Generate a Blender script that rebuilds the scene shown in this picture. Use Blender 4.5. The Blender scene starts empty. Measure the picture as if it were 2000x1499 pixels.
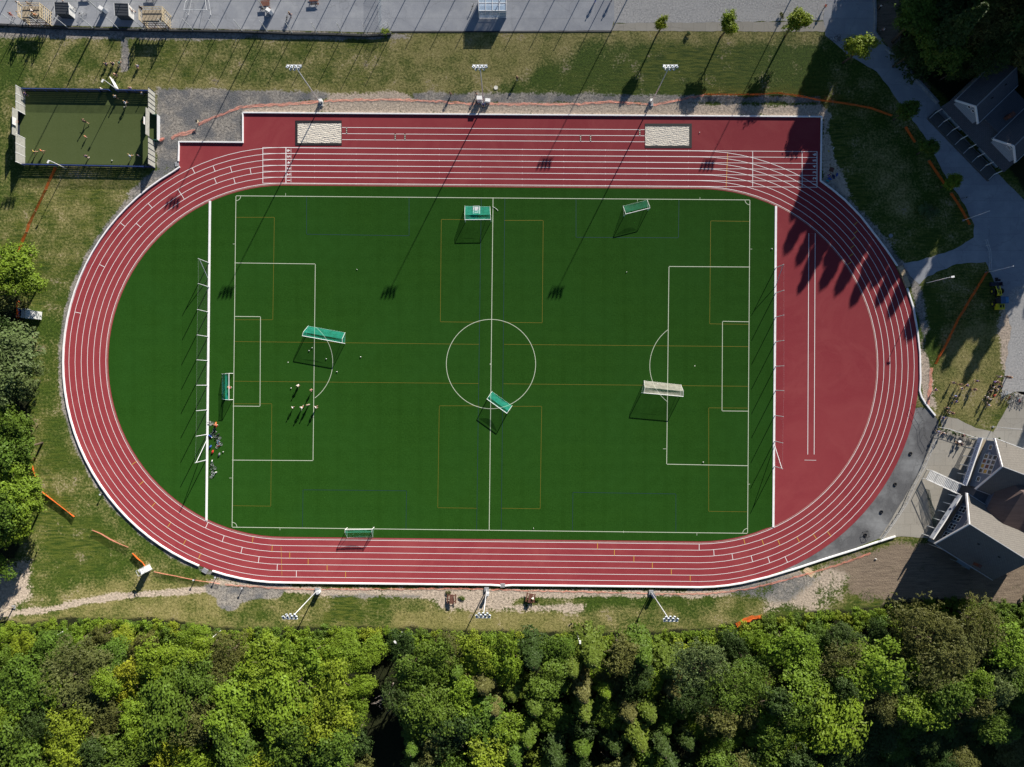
import bpy, bmesh, math, random
import numpy as np
from mathutils import Vector, Matrix
from mathutils.geometry import tessellate_polygon
random.seed(7); rng = np.random.default_rng(11)
SC = bpy.context.scene; COL = SC.collection
R = math.radians; PI = math.pi
# ---------------------------------------------------------------- camera, sky, sun, exposure
PPM = 9.54; CH = 140.0
cd = bpy.data.cameras.new('camera'); cam = bpy.data.objects.new('camera', cd); COL.objects.link(cam)
cam.location = (0, 0, CH); cam.rotation_euler = (0, 0, 0)
cd.sensor_width = 36; cd.lens = 36*CH/(2000/PPM); cd.clip_end = 3000
SC.camera = cam
SUN_EL = R(21.8); SUN_AZ = math.atan2(.451, .892)
world = bpy.data.worlds.new('World'); SC.world = world; world.use_nodes = True
nt = world.node_tree; bg = nt.nodes['Background']
sky = nt.nodes.new('ShaderNodeTexSky'); sky.sky_type = 'NISHITA'; sky.sun_disc = False
sky.sun_elevation = SUN_EL; sky.sun_rotation = SUN_AZ
nt.links.new(sky.outputs[0], bg.inputs[0]); bg.inputs[1].default_value = 0.040; sky.ozone_density = 4.0; sky.air_density = 1.0; sky.dust_density = .3
sl = bpy.data.lights.new('sun', 'SUN'); sun = bpy.data.objects.new('sun', sl); COL.objects.link(sun)
sl.energy = 5.0; sl.angle = R(0.5); sl.color = (1.0, 0.93, 0.82)
sdir = Vector((math.sin(SUN_AZ)*math.cos(SUN_EL), math.cos(SUN_AZ)*math.cos(SUN_EL), math.sin(SUN_EL)))
sun.rotation_euler = sdir.to_track_quat('Z', 'Y').to_euler(); sun.location = sdir*400
SC.view_settings.view_transform = 'Standard'; SC.view_settings.look = 'None'
SC.view_settings.exposure = 0.95; SC.view_settings.gamma = 1
# ---------------------------------------------------------------- helpers
def W(px, py, z=0.0):                      # point on the ground (survey grid of the site)
    return Vector(((px-1000)/PPM, (749.5-py)/PPM, z))
def WA(px, py, z):                         # point at height z that lines up with the survey mark
    s = 1-z/CH
    return Vector(((px-1000)/PPM*s, (749.5-py)/PPM*s, z))
def tag(o, label=None, cat=None, group=None, kind=None):
    if label: o['label'] = label
    if cat: o['category'] = cat
    if group: o['group'] = group
    if kind: o['kind'] = kind
    return o
def empty(name, loc, rz=0.0, label=None, cat=None, group=None):
    o = bpy.data.objects.new(name, None); COL.objects.link(o)
    o.location = loc; o.rotation_euler = (0, 0, rz); o.empty_display_size = .3
    return tag(o, label, cat, group)
MATS = {}
def mat(name, col, rough=.8, var=.12, scale=3.0, bump=0.0, metal=0.0, spec=.3, alpha=1.0, drough=.0, trans=0.0):
    if name in MATS: return MATS[name]
    m = bpy.data.materials.new(name); m.use_nodes = True; t = m.node_tree; b = t.nodes['Principled BSDF']
    b.inputs['Roughness'].default_value = rough; b.inputs['Metallic'].default_value = metal
    b.inputs['Specular IOR Level'].default_value = spec
    if 'Diffuse Roughness' in b.inputs: b.inputs['Diffuse Roughness'].default_value = drough
    tc = t.nodes.new('ShaderNodeTexCoord'); n = t.nodes.new('ShaderNodeTexNoise')
    n.inputs['Scale'].default_value = scale; n.inputs['Detail'].default_value = 4
    t.links.new(tc.outputs['Object'], n.inputs['Vector'])
    r = t.nodes.new('ShaderNodeValToRGB'); t.links.new(n.outputs[0], r.inputs[0])
    r.color_ramp.elements[0].position = .3; r.color_ramp.elements[1].position = .7
    r.color_ramp.elements[0].color = (*[c*(1-var) for c in col], 1); r.color_ramp.elements[1].color = (*[min(1, c*(1+var)) for c in col], 1)
    t.links.new(r.outputs[0], b.inputs['Base Color'])
    if bump:
        bp = t.nodes.new('ShaderNodeBump'); bp.inputs['Strength'].default_value = bump; bp.inputs['Distance'].default_value = .05
        t.links.new(n.outputs[0], bp.inputs['Height']); t.links.new(bp.outputs[0], b.inputs['Normal'])
    out = t.nodes['Material Output']
    if trans:
        tr = t.nodes.new('ShaderNodeBsdfTranslucent'); t.links.new(r.outputs[0], tr.inputs[0])
        mx = t.nodes.new('ShaderNodeMixShader'); mx.inputs[0].default_value = trans
        t.links.new(b.outputs[0], mx.inputs[1]); t.links.new(tr.outputs[0], mx.inputs[2]); t.links.new(mx.outputs[0], out.inputs[0])
    if alpha < 1: b.inputs['Alpha'].default_value = alpha
    MATS[name] = m; return m
class MB:
    """collects simple solids; build() links them as one mesh"""
    def __init__(s): s.v = []; s.f = []
    def add(s, vs, fs):
        o = len(s.v); s.v += [tuple(v) for v in vs]; s.f += [tuple(i+o for i in f) for f in fs]; return s
    def box(s, c, d, rz=0.0, tilt=None):
        hx, hy, hz = d[0]/2, d[1]/2, d[2]/2
        vs = [Vector((x*hx, y*hy, z*hz)) for z in (-1, 1) for x, y in ((-1, -1), (1, -1), (1, 1), (-1, 1))]
        M = Matrix.Rotation(rz, 3, 'Z')
        if tilt is not None: M = M @ Matrix.Rotation(tilt, 3, 'X')
        vs = [M @ v + Vector(c) for v in vs]
        return s.add(vs, [(3, 2, 1, 0), (4, 5, 6, 7), (0, 1, 5, 4), (1, 2, 6, 5), (2, 3, 7, 6), (3, 0, 4, 7)])
    def tube(s, a, b, r, r2=None, n=6):
        a = Vector(a); b = Vector(b); r2 = r if r2 is None else r2; d = (b-a)
        if d.length < 1e-6: return s
        d.normalize(); u = d.orthogonal().normalized(); w = d.cross(u)
        vs = [p+(u*math.cos(2*PI*i/n)+w*math.sin(2*PI*i/n))*q for p, q in ((a, r), (b, r2)) for i in range(n)]
        fs = [(i, (i+1) % n, n+(i+1) % n, n+i) for i in range(n)] + [tuple(range(n-1, -1, -1)), tuple(range(n, 2*n))]
        return s.add(vs, fs)
    def path(s, pts, r, n=6):
        for a, b in zip(pts, pts[1:]): s.tube(a, b, r, n=n)
        return s
    def ball(s, c, r, n=8, sq=1.0):
        vs = []; fs = []
        for i in range(1, n//2+1):
            th = PI*i/(n//2+1)
            for j in range(n): vs.append((c[0]+r*math.sin(th)*math.cos(2*PI*j/n), c[1]+r*math.sin(th)*math.sin(2*PI*j/n), c[2]+r*sq*math.cos(th)))
        k = n//2
        for i in range(k-1):
            for j in range(n): fs.append((i*n+j, i*n+n+j, i*n+n+(j+1) % n, i*n+(j+1) % n))
        vs += [(c[0], c[1], c[2]+r*sq), (c[0], c[1], c[2]-r*sq)]
        for j in range(n): fs.append((k*n, j, (j+1) % n)); fs.append((k*n+1, (k-1)*n+(j+1) % n, (k-1)*n+j))
        return s.add(vs, fs)
    def quad(s, *p): return s.add(p, [tuple(range(len(p)))])
    def torus(s, c, R_, r, n=18, m=5, M=None):
        vs = []
        for i in range(n):
            for j in range(m):
                a = 2*PI*i/n; b = 2*PI*j/m; v = Vector(((R_+r*math.cos(b))*math.cos(a), r*math.sin(b), (R_+r*math.cos(b))*math.sin(a)))
                if M: v = M @ v
                vs.append(v+Vector(c))
        return s.add(vs, [(i*m+j, ((i+1) % n)*m+j, ((i+1) % n)*m+(j+1) % m, i*m+(j+1) % m) for i in range(n) for j in range(m)])
    def prism(s, pts, z0, z1):             # pts: list of (x,y)
        n = len(pts); vs = [(p[0], p[1], z0) for p in pts]+[(p[0], p[1], z1) for p in pts]
        fs = [(i, (i+1) % n, n+(i+1) % n, n+i) for i in range(n)]
        for t in tessellate_polygon([[Vector((p[0], p[1], 0)) for p in pts]]):
            fs.append((t[0]+n, t[1]+n, t[2]+n)); fs.append((t[2], t[1], t[0]))
        return s.add(vs, fs)
    def mesh(s, name, m=None, smooth=False):
        me = bpy.data.meshes.new(name); me.from_pydata(s.v, [], s.f); me.update()
        bm = bmesh.new(); bm.from_mesh(me); bmesh.ops.recalc_face_normals(bm, faces=bm.faces); bm.to_mesh(me); bm.free()
        if m: me.materials.append(m)
        if smooth: me.shade_smooth()
        return me
    def build(s, name, m, parent=None, smooth=False, off=None):
        if off is not None: s.v = [(v[0]-off[0], v[1]-off[1], v[2]-off[2]) for v in s.v]
        o = bpy.data.objects.new(name, s.mesh(name, m, smooth)); COL.objects.link(o)
        if parent: o.parent = parent
        elif off is not None: o.location = off
        return o
def sheet(name, pts, z, m, kind='structure'):
    v = [Vector((p[0], p[1], z)) for p in pts]
    me = bpy.data.meshes.new(name); me.from_pydata([tuple(p) for p in v], [], [tuple(t) for t in tessellate_polygon([v])]); me.update()
    bm = bmesh.new(); bm.from_mesh(me)
    for f in bm.faces:
        if f.normal.z < 0: f.normal_flip()
    bm.to_mesh(me); bm.free(); me.materials.append(m)
    o = bpy.data.objects.new(name, me); COL.objects.link(o)
    if kind: o['kind'] = kind
    return o
def ragged(px, jit=2.0, step=9, seed=1):
    """survey polygon -> world polygon with a worn, uneven edge"""
    rr = random.Random(seed); out = []
    n = len(px)
    for i in range(n):
        a = px[i]; b = px[(i+1) % n]; L = math.hypot(b[0]-a[0], b[1]-a[1]); k = max(1, int(L/step))
        for j in range(k):
            t = j/k; q = jit if j else 0
            out.append(W(a[0]+(b[0]-a[0])*t+rr.uniform(-q, q), a[1]+(b[1]-a[1])*t+rr.uniform(-q, q)))
    return out
def ribbon(mb, pts, w, z, closed=False):
    n = len(pts); P = [Vector((p[0], p[1], 0)) for p in pts]; L = []; Rr = []
    for i in range(n):
        if closed: d = P[(i+1) % n]-P[i-1]
        else: d = P[min(n-1, i+1)]-P[max(0, i-1)]
        d.normalize(); nn = Vector((-d.y, d.x, 0))*w/2
        L.append(P[i]+nn); Rr.append(P[i]-nn)
    vs = [(p.x, p.y, z) for p in L]+[(p.x, p.y, z) for p in Rr]
    fs = [(n+i, n+(i+1) % n, (i+1) % n, i) for i in range(n if closed else n-1)]
    mb.add(vs, fs)
def kerb(mb, pts, w, h, z0=0.0):
    n = len(pts); P = [Vector((p[0], p[1], 0)) for p in pts]; rows = []
    for i in range(n):
        d0 = (P[i]-P[i-1]).normalized() if i else (P[1]-P[0]).normalized()
        d1 = (P[i+1]-P[i]).normalized() if i < n-1 else d0
        d = (d0+d1).normalized(); nn = Vector((-d.y, d.x, 0)); k = w/2/max(.5, nn.dot(Vector((-d1.y, d1.x, 0))))
        a = P[i]+nn*k; b = P[i]-nn*k
        rows += [(a.x, a.y, z0), (a.x, a.y, h), (b.x, b.y, h), (b.x, b.y, z0)]
    fs = []
    for i in range(n-1):
        for j in range(3): fs.append((4*i+j, 4*i+j+1, 4*i+4+j+1, 4*i+4+j))
    fs += [(0, 1, 2, 3), (4*n-4, 4*n-3, 4*n-2, 4*n-1)]
    mb.add(rows, fs)
def copy_tree(o, parent=None):
    c = o.copy(); COL.objects.link(c)
    if parent: c.parent = parent
    for ch in list(o.children): copy_tree(ch, c)
    return c
ORD = ['first', 'second', 'third', 'fourth', 'fifth', 'sixth', 'seventh', 'eighth', 'ninth', 'tenth', 'eleventh', 'twelfth', 'thirteenth', 'fourteenth', 'fifteenth', 'sixteenth']
def nth(i):
    if i < 16: return ORD[i]
    k = i+1; return f"{k}{'th' if 10 <= k % 100 <= 20 else {1: 'st', 2: 'nd', 3: 'rd'}.get(k % 10, 'th')}"
def text_mesh(txt, size, name='lettering', extrude=0.0, offset=0.0):
    c = bpy.data.curves.new('lettering', 'FONT'); c.body = txt; c.size = size; c.align_x = 'CENTER'; c.align_y = 'CENTER'; c.extrude = extrude; c.offset = offset
    o = bpy.data.objects.new('t', c); COL.objects.link(o); dg = bpy.context.evaluated_depsgraph_get()
    me = bpy.data.meshes.new_from_object(o.evaluated_get(dg)); bpy.data.objects.remove(o); bpy.data.curves.remove(c)
    me.name = name; return me
# ---------------------------------------------------------------- node helpers for the large surfaces
class NT:
    def __init__(s, name):
        s.m = bpy.data.materials.new(name); s.m.use_nodes = True; s.t = s.m.node_tree; s.b = s.t.nodes['Principled BSDF']
        s.tc = s.t.nodes.new('ShaderNodeTexCoord'); MATS[name] = s.m
    def node(s, k, **kw):
        n = s.t.nodes.new(k)
        for a, b in kw.items(): setattr(n, a, b)
        return n
    def link(s, a, b): s.t.links.new(a, b)
    def noise(s, scale, detail=4, rough=.55, stretch=None, dist=0.0, rot=0.0):
        n = s.node('ShaderNodeTexNoise'); n.inputs['Scale'].default_value = scale; n.inputs['Detail'].default_value = detail
        n.inputs['Roughness'].default_value = rough; n.inputs['Distortion'].default_value = dist
        if stretch:
            mp = s.node('ShaderNodeMapping'); mp.inputs['Scale'].default_value = stretch; mp.inputs['Rotation'].default_value = (0, 0, rot)
            s.link(s.tc.outputs['Object'], mp.inputs[0]); s.link(mp.outputs[0], n.inputs['Vector'])
        else: s.link(s.tc.outputs['Object'], n.inputs['Vector'])
        return n.outputs[0]
    def ramp(s, x, lo, hi, a=0.0, b=1.0):
        n = s.node('ShaderNodeMapRange'); n.clamp = True
        for i, v in zip(('From Min', 'From Max', 'To Min', 'To Max'), (lo, hi, a, b)): n.inputs[i].default_value = v
        s.link(x, n.inputs[0]); return n.outputs[0]
    def math(s, op, a, b=None):
        n = s.node('ShaderNodeMath', operation=op)
        for i, x in enumerate((a, b)):
            if x is None: continue
            if isinstance(x, (int, float)): n.inputs[i].default_value = x
            else: s.link(x, n.inputs[i])
        return n.outputs[0]
    def mix(s, f, a, b, mode='MIX'):
        n = s.node('ShaderNodeMix', data_type='RGBA', blend_type=mode)
        for i, x in ((0, f), (6, a), (7, b)):
            if isinstance(x, tuple): n.inputs[i].default_value = (*x, 1)
            elif isinstance(x, (int, float)): n.inputs[i].default_value = x
            else: s.link(x, n.inputs[i])
        return n.outputs[2]
    def attr(s, name):
        n = s.node('ShaderNodeAttribute'); n.attribute_name = name; return n.outputs['Fac']
    def gray(s, x):
        n = s.node('ShaderNodeCombineColor')
        for i in range(3): s.link(x, n.inputs[i])
        return n.outputs[0]
    def done(s, col, rough=.9, bump=None, strength=.4, dist=.05, spec=.2, dr=1.0):
        s.link(col, s.b.inputs['Base Color']); s.b.inputs['Roughness'].default_value = rough; s.b.inputs['Specular IOR Level'].default_value = spec
        if 'Diffuse Roughness' in s.b.inputs: s.b.inputs['Diffuse Roughness'].default_value = dr
        if bump is not None:
            bp = s.node('ShaderNodeBump'); bp.inputs['Strength'].default_value = strength; bp.inputs['Distance'].default_value = dist
            s.link(bump, bp.inputs['Height']); s.link(bp.outputs[0], s.b.inputs['Normal'])
        return s.m
# ---------------------------------------------------------------- surfaces
def ground_material():
    g = NT('ground_cover')
    big = g.noise(.035, 3); mid = g.noise(.22, 5, .6); fine = g.noise(2.2, 4, .75); tiny = g.noise(7, 2, .7); streak = g.noise(1.0, 3, .6, (.35, 2.6, 1))
    brk = g.math('ADD', g.math('MULTIPLY', g.math('SUBTRACT', mid, .5), 1.9), g.math('MULTIPLY', g.math('SUBTRACT', fine, .5), 1.7))
    def w(a, k=1.0, lo=.36, hi=.64): return g.ramp(g.math('ADD', g.attr(a), g.math('MULTIPLY', brk, k)), lo, hi)
    lush = g.mix(g.ramp(fine, .35, .65), (.024, .052, .005), (.088, .145, .018))
    lush = g.mix(g.ramp(big, .42, .6), lush, g.mix(g.ramp(streak, .4, .6), (.035, .07, .008), (.13, .155, .025)))
    dry = g.mix(g.ramp(fine, .32, .68), (.105, .110, .028), (.32, .30, .105))
    dry = g.mix(g.ramp(mid, .4, .65), dry, g.mix(g.ramp(fine, .35, .6), (.18, .16, .055), (.39, .345, .15)))
    col = g.mix(g.ramp(g.math('ADD', g.attr('dry'), g.math('MULTIPLY', brk, 1.1)), .2, .9), lush, dry)
    gravel = g.mix(g.ramp(tiny, .3, .7), (.075, .08, .09), (.27, .27, .28))
    gravel = g.mix(g.ramp(mid, .40, .56), gravel, g.mix(g.ramp(fine, .35, .65), (.14, .13, .125), (.52, .48, .43)))
    tan = g.mix(g.ramp(fine, .3, .7), (.29, .235, .19), (.82, .70, .58))
    tan = g.mix(g.ramp(tiny, .58, .68), tan, (.10, .08, .065))
    soil = g.mix(g.ramp(streak, .35, .65), (.20, .155, .120), (.34, .27, .205))
    soil = g.mix(g.ramp(mid, .45, .75), soil, (.30, .235, .175))
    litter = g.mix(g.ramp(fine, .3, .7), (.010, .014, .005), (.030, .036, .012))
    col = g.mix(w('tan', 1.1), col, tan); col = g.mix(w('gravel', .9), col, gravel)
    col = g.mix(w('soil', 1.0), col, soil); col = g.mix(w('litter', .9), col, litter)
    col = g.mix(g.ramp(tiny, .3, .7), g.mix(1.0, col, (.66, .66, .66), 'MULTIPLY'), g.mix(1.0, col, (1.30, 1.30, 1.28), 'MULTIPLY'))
    hgt = g.math('ADD', fine, tiny)
    return g.done(col, .95, hgt, .9, .12)
def turf_material(name, a, b, c):
    g = NT(name); fine = g.noise(3.2, 3, .8); big = g.noise(.06, 4); mid = g.noise(.5, 4, .6)
    wv = g.node('ShaderNodeTexWave', wave_type='BANDS', bands_direction='X'); wv.inputs['Scale'].default_value = .75; wv.inputs['Distortion'].default_value = .6
    wv.inputs['Detail'].default_value = 2; g.link(g.tc.outputs['Object'], wv.inputs[0])
    wy = g.node('ShaderNodeTexWave', wave_type='BANDS', bands_direction='Y'); wy.inputs['Scale'].default_value = .7; wy.inputs['Distortion'].default_value = .5
    g.link(g.tc.outputs['Object'], wy.inputs[0])
    col = g.mix(g.ramp(fine, .35, .65), a, b)
    col = g.mix(g.math('MULTIPLY', wv.outputs[1], .22), col, c); col = g.mix(g.math('MULTIPLY', wy.outputs[1], .14), col, c)
    sm = g.node('ShaderNodeTexWave', wave_type='BANDS', bands_direction='X'); sm.inputs['Scale'].default_value = .075; sm.inputs['Distortion'].default_value = .25; g.link(g.tc.outputs['Object'], sm.inputs[0])
    s2 = g.node('ShaderNodeTexWave', wave_type='BANDS', bands_direction='Y'); s2.inputs['Scale'].default_value = .11; s2.inputs['Distortion'].default_value = .8; g.link(g.tc.outputs['Object'], s2.inputs[0])
    br = g.noise(.18, 4, .6, (.2, 1.6, 1)); sc_ = g.noise(1.3, 5, .75)
    col = g.mix(g.ramp(sm.outputs[1], .80, 1.0, 0, .30), col, a); col = g.mix(g.ramp(s2.outputs[1], .3, 1.0, 0, .18), col, b)
    col = g.mix(g.ramp(br, .45, .7, 0, .35), col, b); col = g.mix(g.ramp(sc_, .58, .75, 0, .35), col, c)
    col = g.mix(g.ramp(big, .4, .65, 0, .45), col, c)
    col = g.mix(g.ramp(mid, .4, .7, 0, .3), col, a)
    return g.done(col, .9, fine, .5, .05, spec=.05)
def track_material():
    g = NT('red_running_surface'); fine = g.noise(5, 3, .8); big = g.noise(.045, 4, .6); mid = g.noise(.4, 5, .6)
    col = g.mix(g.ramp(fine, .3, .7), (.262, .037, .047), (.315, .051, .064))
    wear = g.noise(.09, 6, .7, None, 1.5); st = g.noise(.9, 5, .7, (.12, 1.6, 1)); col = g.mix(g.ramp(wear, .46, .68, 0, .55), col, (.37, .085, .088)); col = g.mix(g.ramp(st, .55, .75, 0, .25), col, (.22, .035, .042)); col = g.mix(g.ramp(big, .4, .62, 0, .6), col, (.325, .060, .068)); col = g.mix(g.ramp(mid, .55, .8, 0, .25), col, (.23, .038, .048))
    return g.done(col, .85, fine, .15, .02, spec=.08)
def paving_material(name, a, b, c, patch=.3, tinyk=6.0, joint=None):
    g = NT(name); fine = g.noise(tinyk, 3, .8); mid = g.noise(patch, 5, .65); st = g.noise(.8, 4, .6, (.15, 2.0, 1))
    col = g.mix(g.ramp(fine, .3, .7), a, b); col = g.mix(g.ramp(mid, .45, .7, 0, .8), col, c)
    col = g.mix(g.ramp(st, .55, .75, 0, .35), col, a)
    cr = g.node('ShaderNodeTexVoronoi', feature='DISTANCE_TO_EDGE'); cr.inputs['Scale'].default_value = .16; cn = g.node('ShaderNodeMapping'); g.link(g.tc.outputs['Object'], cn.inputs[0])
    wob = g.node('ShaderNodeMix', data_type='VECTOR'); wob.inputs[0].default_value = .06; g.link(cn.outputs[0], wob.inputs[4]); ns = g.node('ShaderNodeTexNoise'); ns.inputs['Scale'].default_value = .6; g.link(g.tc.outputs['Object'], ns.inputs[0]); vm = g.node('ShaderNodeVectorMath', operation='SCALE'); vm.inputs[3].default_value = 30; g.link(ns.outputs[1], vm.inputs[0]); g.link(vm.outputs[0], wob.inputs[5]); g.link(wob.outputs[1], cr.inputs[0])
    if 'gravel' not in name: col = g.mix(g.ramp(cr.outputs[0], .0, .012, .30, 0), col, tuple(x*.45 for x in a))
    if joint:
        bk = g.node('ShaderNodeTexBrick'); bk.inputs['Scale'].default_value = 1; bk.inputs['Brick Width'].default_value = joint[0]; bk.inputs['Row Height'].default_value = joint[1]; bk.inputs['Mortar Size'].default_value = .035; bk.inputs['Mortar Smooth'].default_value = .4
        bk.inputs['Color1'].default_value = (1, 1, 1, 1); bk.inputs['Color2'].default_value = (.90, .90, .90, 1); bk.inputs['Mortar'].default_value = (.62, .62, .62, 1); g.link(g.tc.outputs['Object'], bk.inputs[0]); col = g.mix(.8, col, bk.outputs[0], 'MULTIPLY')
    return g.done(col, .9, fine, .35, .03)
M_TRACK = track_material()
M_TURF = turf_material('artificial_turf', (.0145, .058, .0050), (.0275, .094, .0115), (.0235, .090, .0140))
M_CAGE = turf_material('worn_court_turf', (.078, .105, .036), (.100, .130, .050), (.092, .124, .050))
M_ASPH = paving_material('grey_asphalt', (.31, .325, .36), (.40, .42, .46), (.47, .485, .51), joint=(34, 3.4))
M_DARKA = paving_material('dusty_dark_asphalt', (.105, .11, .115), (.17, .17, .18), (.36, .37, .38), .13)
M_CONC = paving_material('tan_concrete', (.34, .32, .28), (.45, .42, .37), (.42, .40, .36), joint=(2.4, 2.4))
M_GRAV = paving_material('grey_gravel', (.22, .225, .235), (.60, .59, .58), (.45, .445, .44), .3, 3.0)
M_LINE = mat('white_line_paint', (.88, .88, .88), .6, .06, 8, drough=.5)
M_TURFLINE = mat('white_turf_line', (.55, .60, .48), .8, .12, 6, drough=.5)
M_YEL = mat('yellow_line_paint', (.62, .38, .06), .7, .1, 8)
M_TYEL = mat('ochre_turf_line', (.16, .13, .012), .8, .15, 8)
M_TBLUE = mat('blue_turf_line', (.008, .035, .045), .8, .15, 8)
M_WHITE = mat('white_painted_metal', (.80, .80, .80), .45, .05, 5, drough=.3)
M_KERB = mat('white_kerb_board', (.83, .83, .84), .6, .07, 1.5, drough=.5)
M_GALV = mat('galvanised_steel', (.56, .58, .61), .5, .12, 3)
M_DGREY = mat('dark_grey_rubber', (.010, .011, .014), .7, .2, 3)
M_WOOD = mat('weathered_timber', (.32, .27, .20), .85, .25, 4)
M_PALE = mat('pale_new_timber', (.56, .47, .32), .8, .15, 4)
M_BROWN = mat('brown_stained_timber', (.13, .055, .04), .7, .3, 5)
# ---- the one ground sheet, with what grows or lies on it stored per vertex
def sdist(X, Y, poly):
    n = len(poly); d = np.full(X.shape, 1e9); ins = np.zeros(X.shape, bool)
    for i in range(n):
        ax, ay = poly[i]; bx, by = poly[(i+1) % n]; ex, ey = bx-ax, by-ay; L = ex*ex+ey*ey+1e-9
        t = np.clip(((X-ax)*ex+(Y-ay)*ey)/L, 0, 1); d = np.minimum(d, np.hypot(X-ax-t*ex, Y-ay-t*ey))
        c = ((ay > Y) != (by > Y)) & (X < (bx-ax)*(Y-ay)/(by-ay+1e-12)+ax); ins ^= c
    return np.where(ins, d, -d)
# stadium ring in survey coordinates; k = lane line number (0 inner line, 6 outer line)
def stadium(k, nseg=48):
    yt0 = 361.5+(291.9-361.5)*k/6; yb0 = 1058.3+(1131.6-1058.3)*k/6; xl = 206.8+(134.7-206.8)*k/6; xr = 1714.5+(1785.5-1714.5)*k/6
    yt = lambda x: yt0+.0085*(x-960); yb = lambda x: yb0+.0112*(x-960)
    cl = 554.0; cr = 1365.5
    for _ in range(3): rl = (yb(cl)-yt(cl))/2; cl = xl+rl; rr = (yb(cr)-yt(cr))/2; cr = xr-rr
    P = []
    ns = 40
    for i in range(ns): x = cl+(cr-cl)*i/ns; P.append((x, yt(x)))
    cy = (yt(cr)+yb(cr))/2
    for i in range(nseg): a = PI*i/nseg; P.append((cr+rr*math.sin(a), cy-rr*math.cos(a)))
    for i in range(ns): x = cr+(cl-cr)*i/ns; P.append((x, yb(x)))
    cy = (yt(cl)+yb(cl))/2
    for i in range(nseg): a = PI*i/nseg; P.append((cl-rl*math.sin(a), cy+rl*math.cos(a)))
    return P
OUT = stadium(6.87)
FOREST = [(-300, 1215), (60, 1218), (130, 1206), (300, 1208), (450, 1228), (520, 1226), (700, 1224), (1000, 1234), (1250, 1237), (1400, 1226), (1500, 1203), (1620, 1194), (1700, 1187), (1760, 1176), (1850, 1168), (2000, 1180), (2400, 1180), (2400, 1900), (-300, 1900)]
def build_ground():
    def axis(lo, hi, step, far):
        a = list(np.arange(lo, hi+.01, step)); k = step; x = lo; L = []
        while x > -far: k *= 1.5; x -= k; L.append(x)
        k = step; x = hi; Rr = []
        while x < far: k *= 1.5; x += k; Rr.append(x)
        return np.array(L[::-1]+a+Rr)
    xs = axis(-108, 108, .55, 900); ys = axis(-81, 81, .55, 900)
    X, Y = np.meshgrid(xs, ys); PX = X*PPM+1000; PY = 749.5-Y*PPM
    def wt(poly, f): return np.clip(.5+sdist(PX, PY, poly)/(2*f), 0, 1)
    A = {}
    dry = np.full(X.shape, .36)
    def put(arr, poly, f, val): k = wt(poly, f); return arr*(1-k)+val*k
    dry = put(dry, [(-400, 40), (1020, 50), (1020, 190), (-400, 190)], 30, .50)
    dry = put(dry, [(760, 60), (1180, 55), (1130, 110), (980, 165), (780, 140)], 25, .95)
    dry = put(dry, [(250, 160), (900, 165), (900, 195), (250, 190)], 12, .95)
    dry = put(dry, [(1130, 100), (1600, 75), (1640, 200), (1100, 182), (980, 178)], 20, .02)
    dry = put(dry, [(1190, 55), (1600, 55), (1600, 80), (1190, 85)], 12, .9)
    dry = put(dry, [(-30, 60), (40, 60), (60, 170), (-30, 180)], 20, .1)
    dry = put(dry, [(1610, 220), (1760, 240), (1880, 420), (1880, 480), (1760, 500), (1640, 360)], 20, .25)
    dry = put(dry, [(1700, 240), (1760, 300), (1800, 420), (1740, 440), (1690, 330)], 18, .7)
    dry = put(dry, [(-200, 330), (250, 340), (120, 520), (-200, 520)], 40, .40)
    dry = put(dry, [(0, 330), (270, 335), (190, 420), (130, 500), (60, 360)], 25, .58)
    dry = put(dry, [(60, 520), (140, 530), (118, 700), (130, 860), (150, 930), (85, 900), (80, 700)], 20, .16)
    dry = put(dry, [(100, 860), (200, 990), (280, 1080), (250, 1100), (130, 960)], 20, .34)
    dry = put(dry, [(75, 960), (190, 1010), (270, 1120), (210, 1160), (100, 1140)], 25, .12)
    dry = put(dry, [(220, 1120), (520, 1160), (480, 1240), (0, 1225), (100, 1190)], 20, .85)
    dry = put(dry, [(440, 1170), (1500, 1170), (1490, 1240), (440, 1240)], 10, .55)
    dry = put(dry, [(760, 1195), (1100, 1195), (1100, 1235), (760, 1232)], 8, 1.0)
    dry = put(dry, [(1150, 1165), (1400, 1165), (1400, 1185), (1150, 1190)], 8, .15)
    dry = put(dry, [(640, 1165), (760, 1165), (760, 1215), (640, 1215)], 14, .2)
    dry = put(dry, [(1810, 560), (1830, 560), (1845, 620), (1830, 740), (1808, 700)], 10, .0)
    dry = put(dry, [(1850, 640), (1960, 620), (1960, 790), (1880, 830), (1815, 790), (1830, 730)], 15, .98)
    A['dry'] = dry
    gr = np.zeros(X.shape)
    def mx(arr, poly, f, v=1.0): return np.maximum(arr, wt(poly, f)*v)
    gr = mx(gr, [(306, 172), (600, 180), (1100, 184), (1600, 190), (1600, 200), (900, 202), (640, 196), (520, 206), (474, 212), (474, 280), (350, 280), (345, 332), (270, 390), (250, 380), (285, 345), (306, 330)], 7)
    gr = mx(gr, [(-400, 48), (400, 56), (770, 66), (820, 72), (700, 80), (500, 76), (400, 80), (-400, 66)], 4, .8)
    gr = mx(gr, [(236, 76), (252, 76), (252, 140), (238, 140)], 5, .9)
    gr = mx(gr, [(400, 1142), (560, 1152), (545, 1166), (500, 1172), (440, 1182), (420, 1165), (404, 1158)], 5)
    gr = mx(gr, [(447+22*math.cos(a), 1177+17*math.sin(a)) for a in np.linspace(0, 2*PI, 20)[:-1]], 3)
    gr = mx(gr, [(640, 1160), (830, 1161), (820, 1168), (650, 1168)], 4, .8)
    gr = mx(gr, [(1606, 340), (1650, 380), (1700, 430), (1760, 505), (1800, 560), (1812, 640), (1808, 700), (1780, 560), (1700, 450), (1606, 365)], 7, .9)
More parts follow.
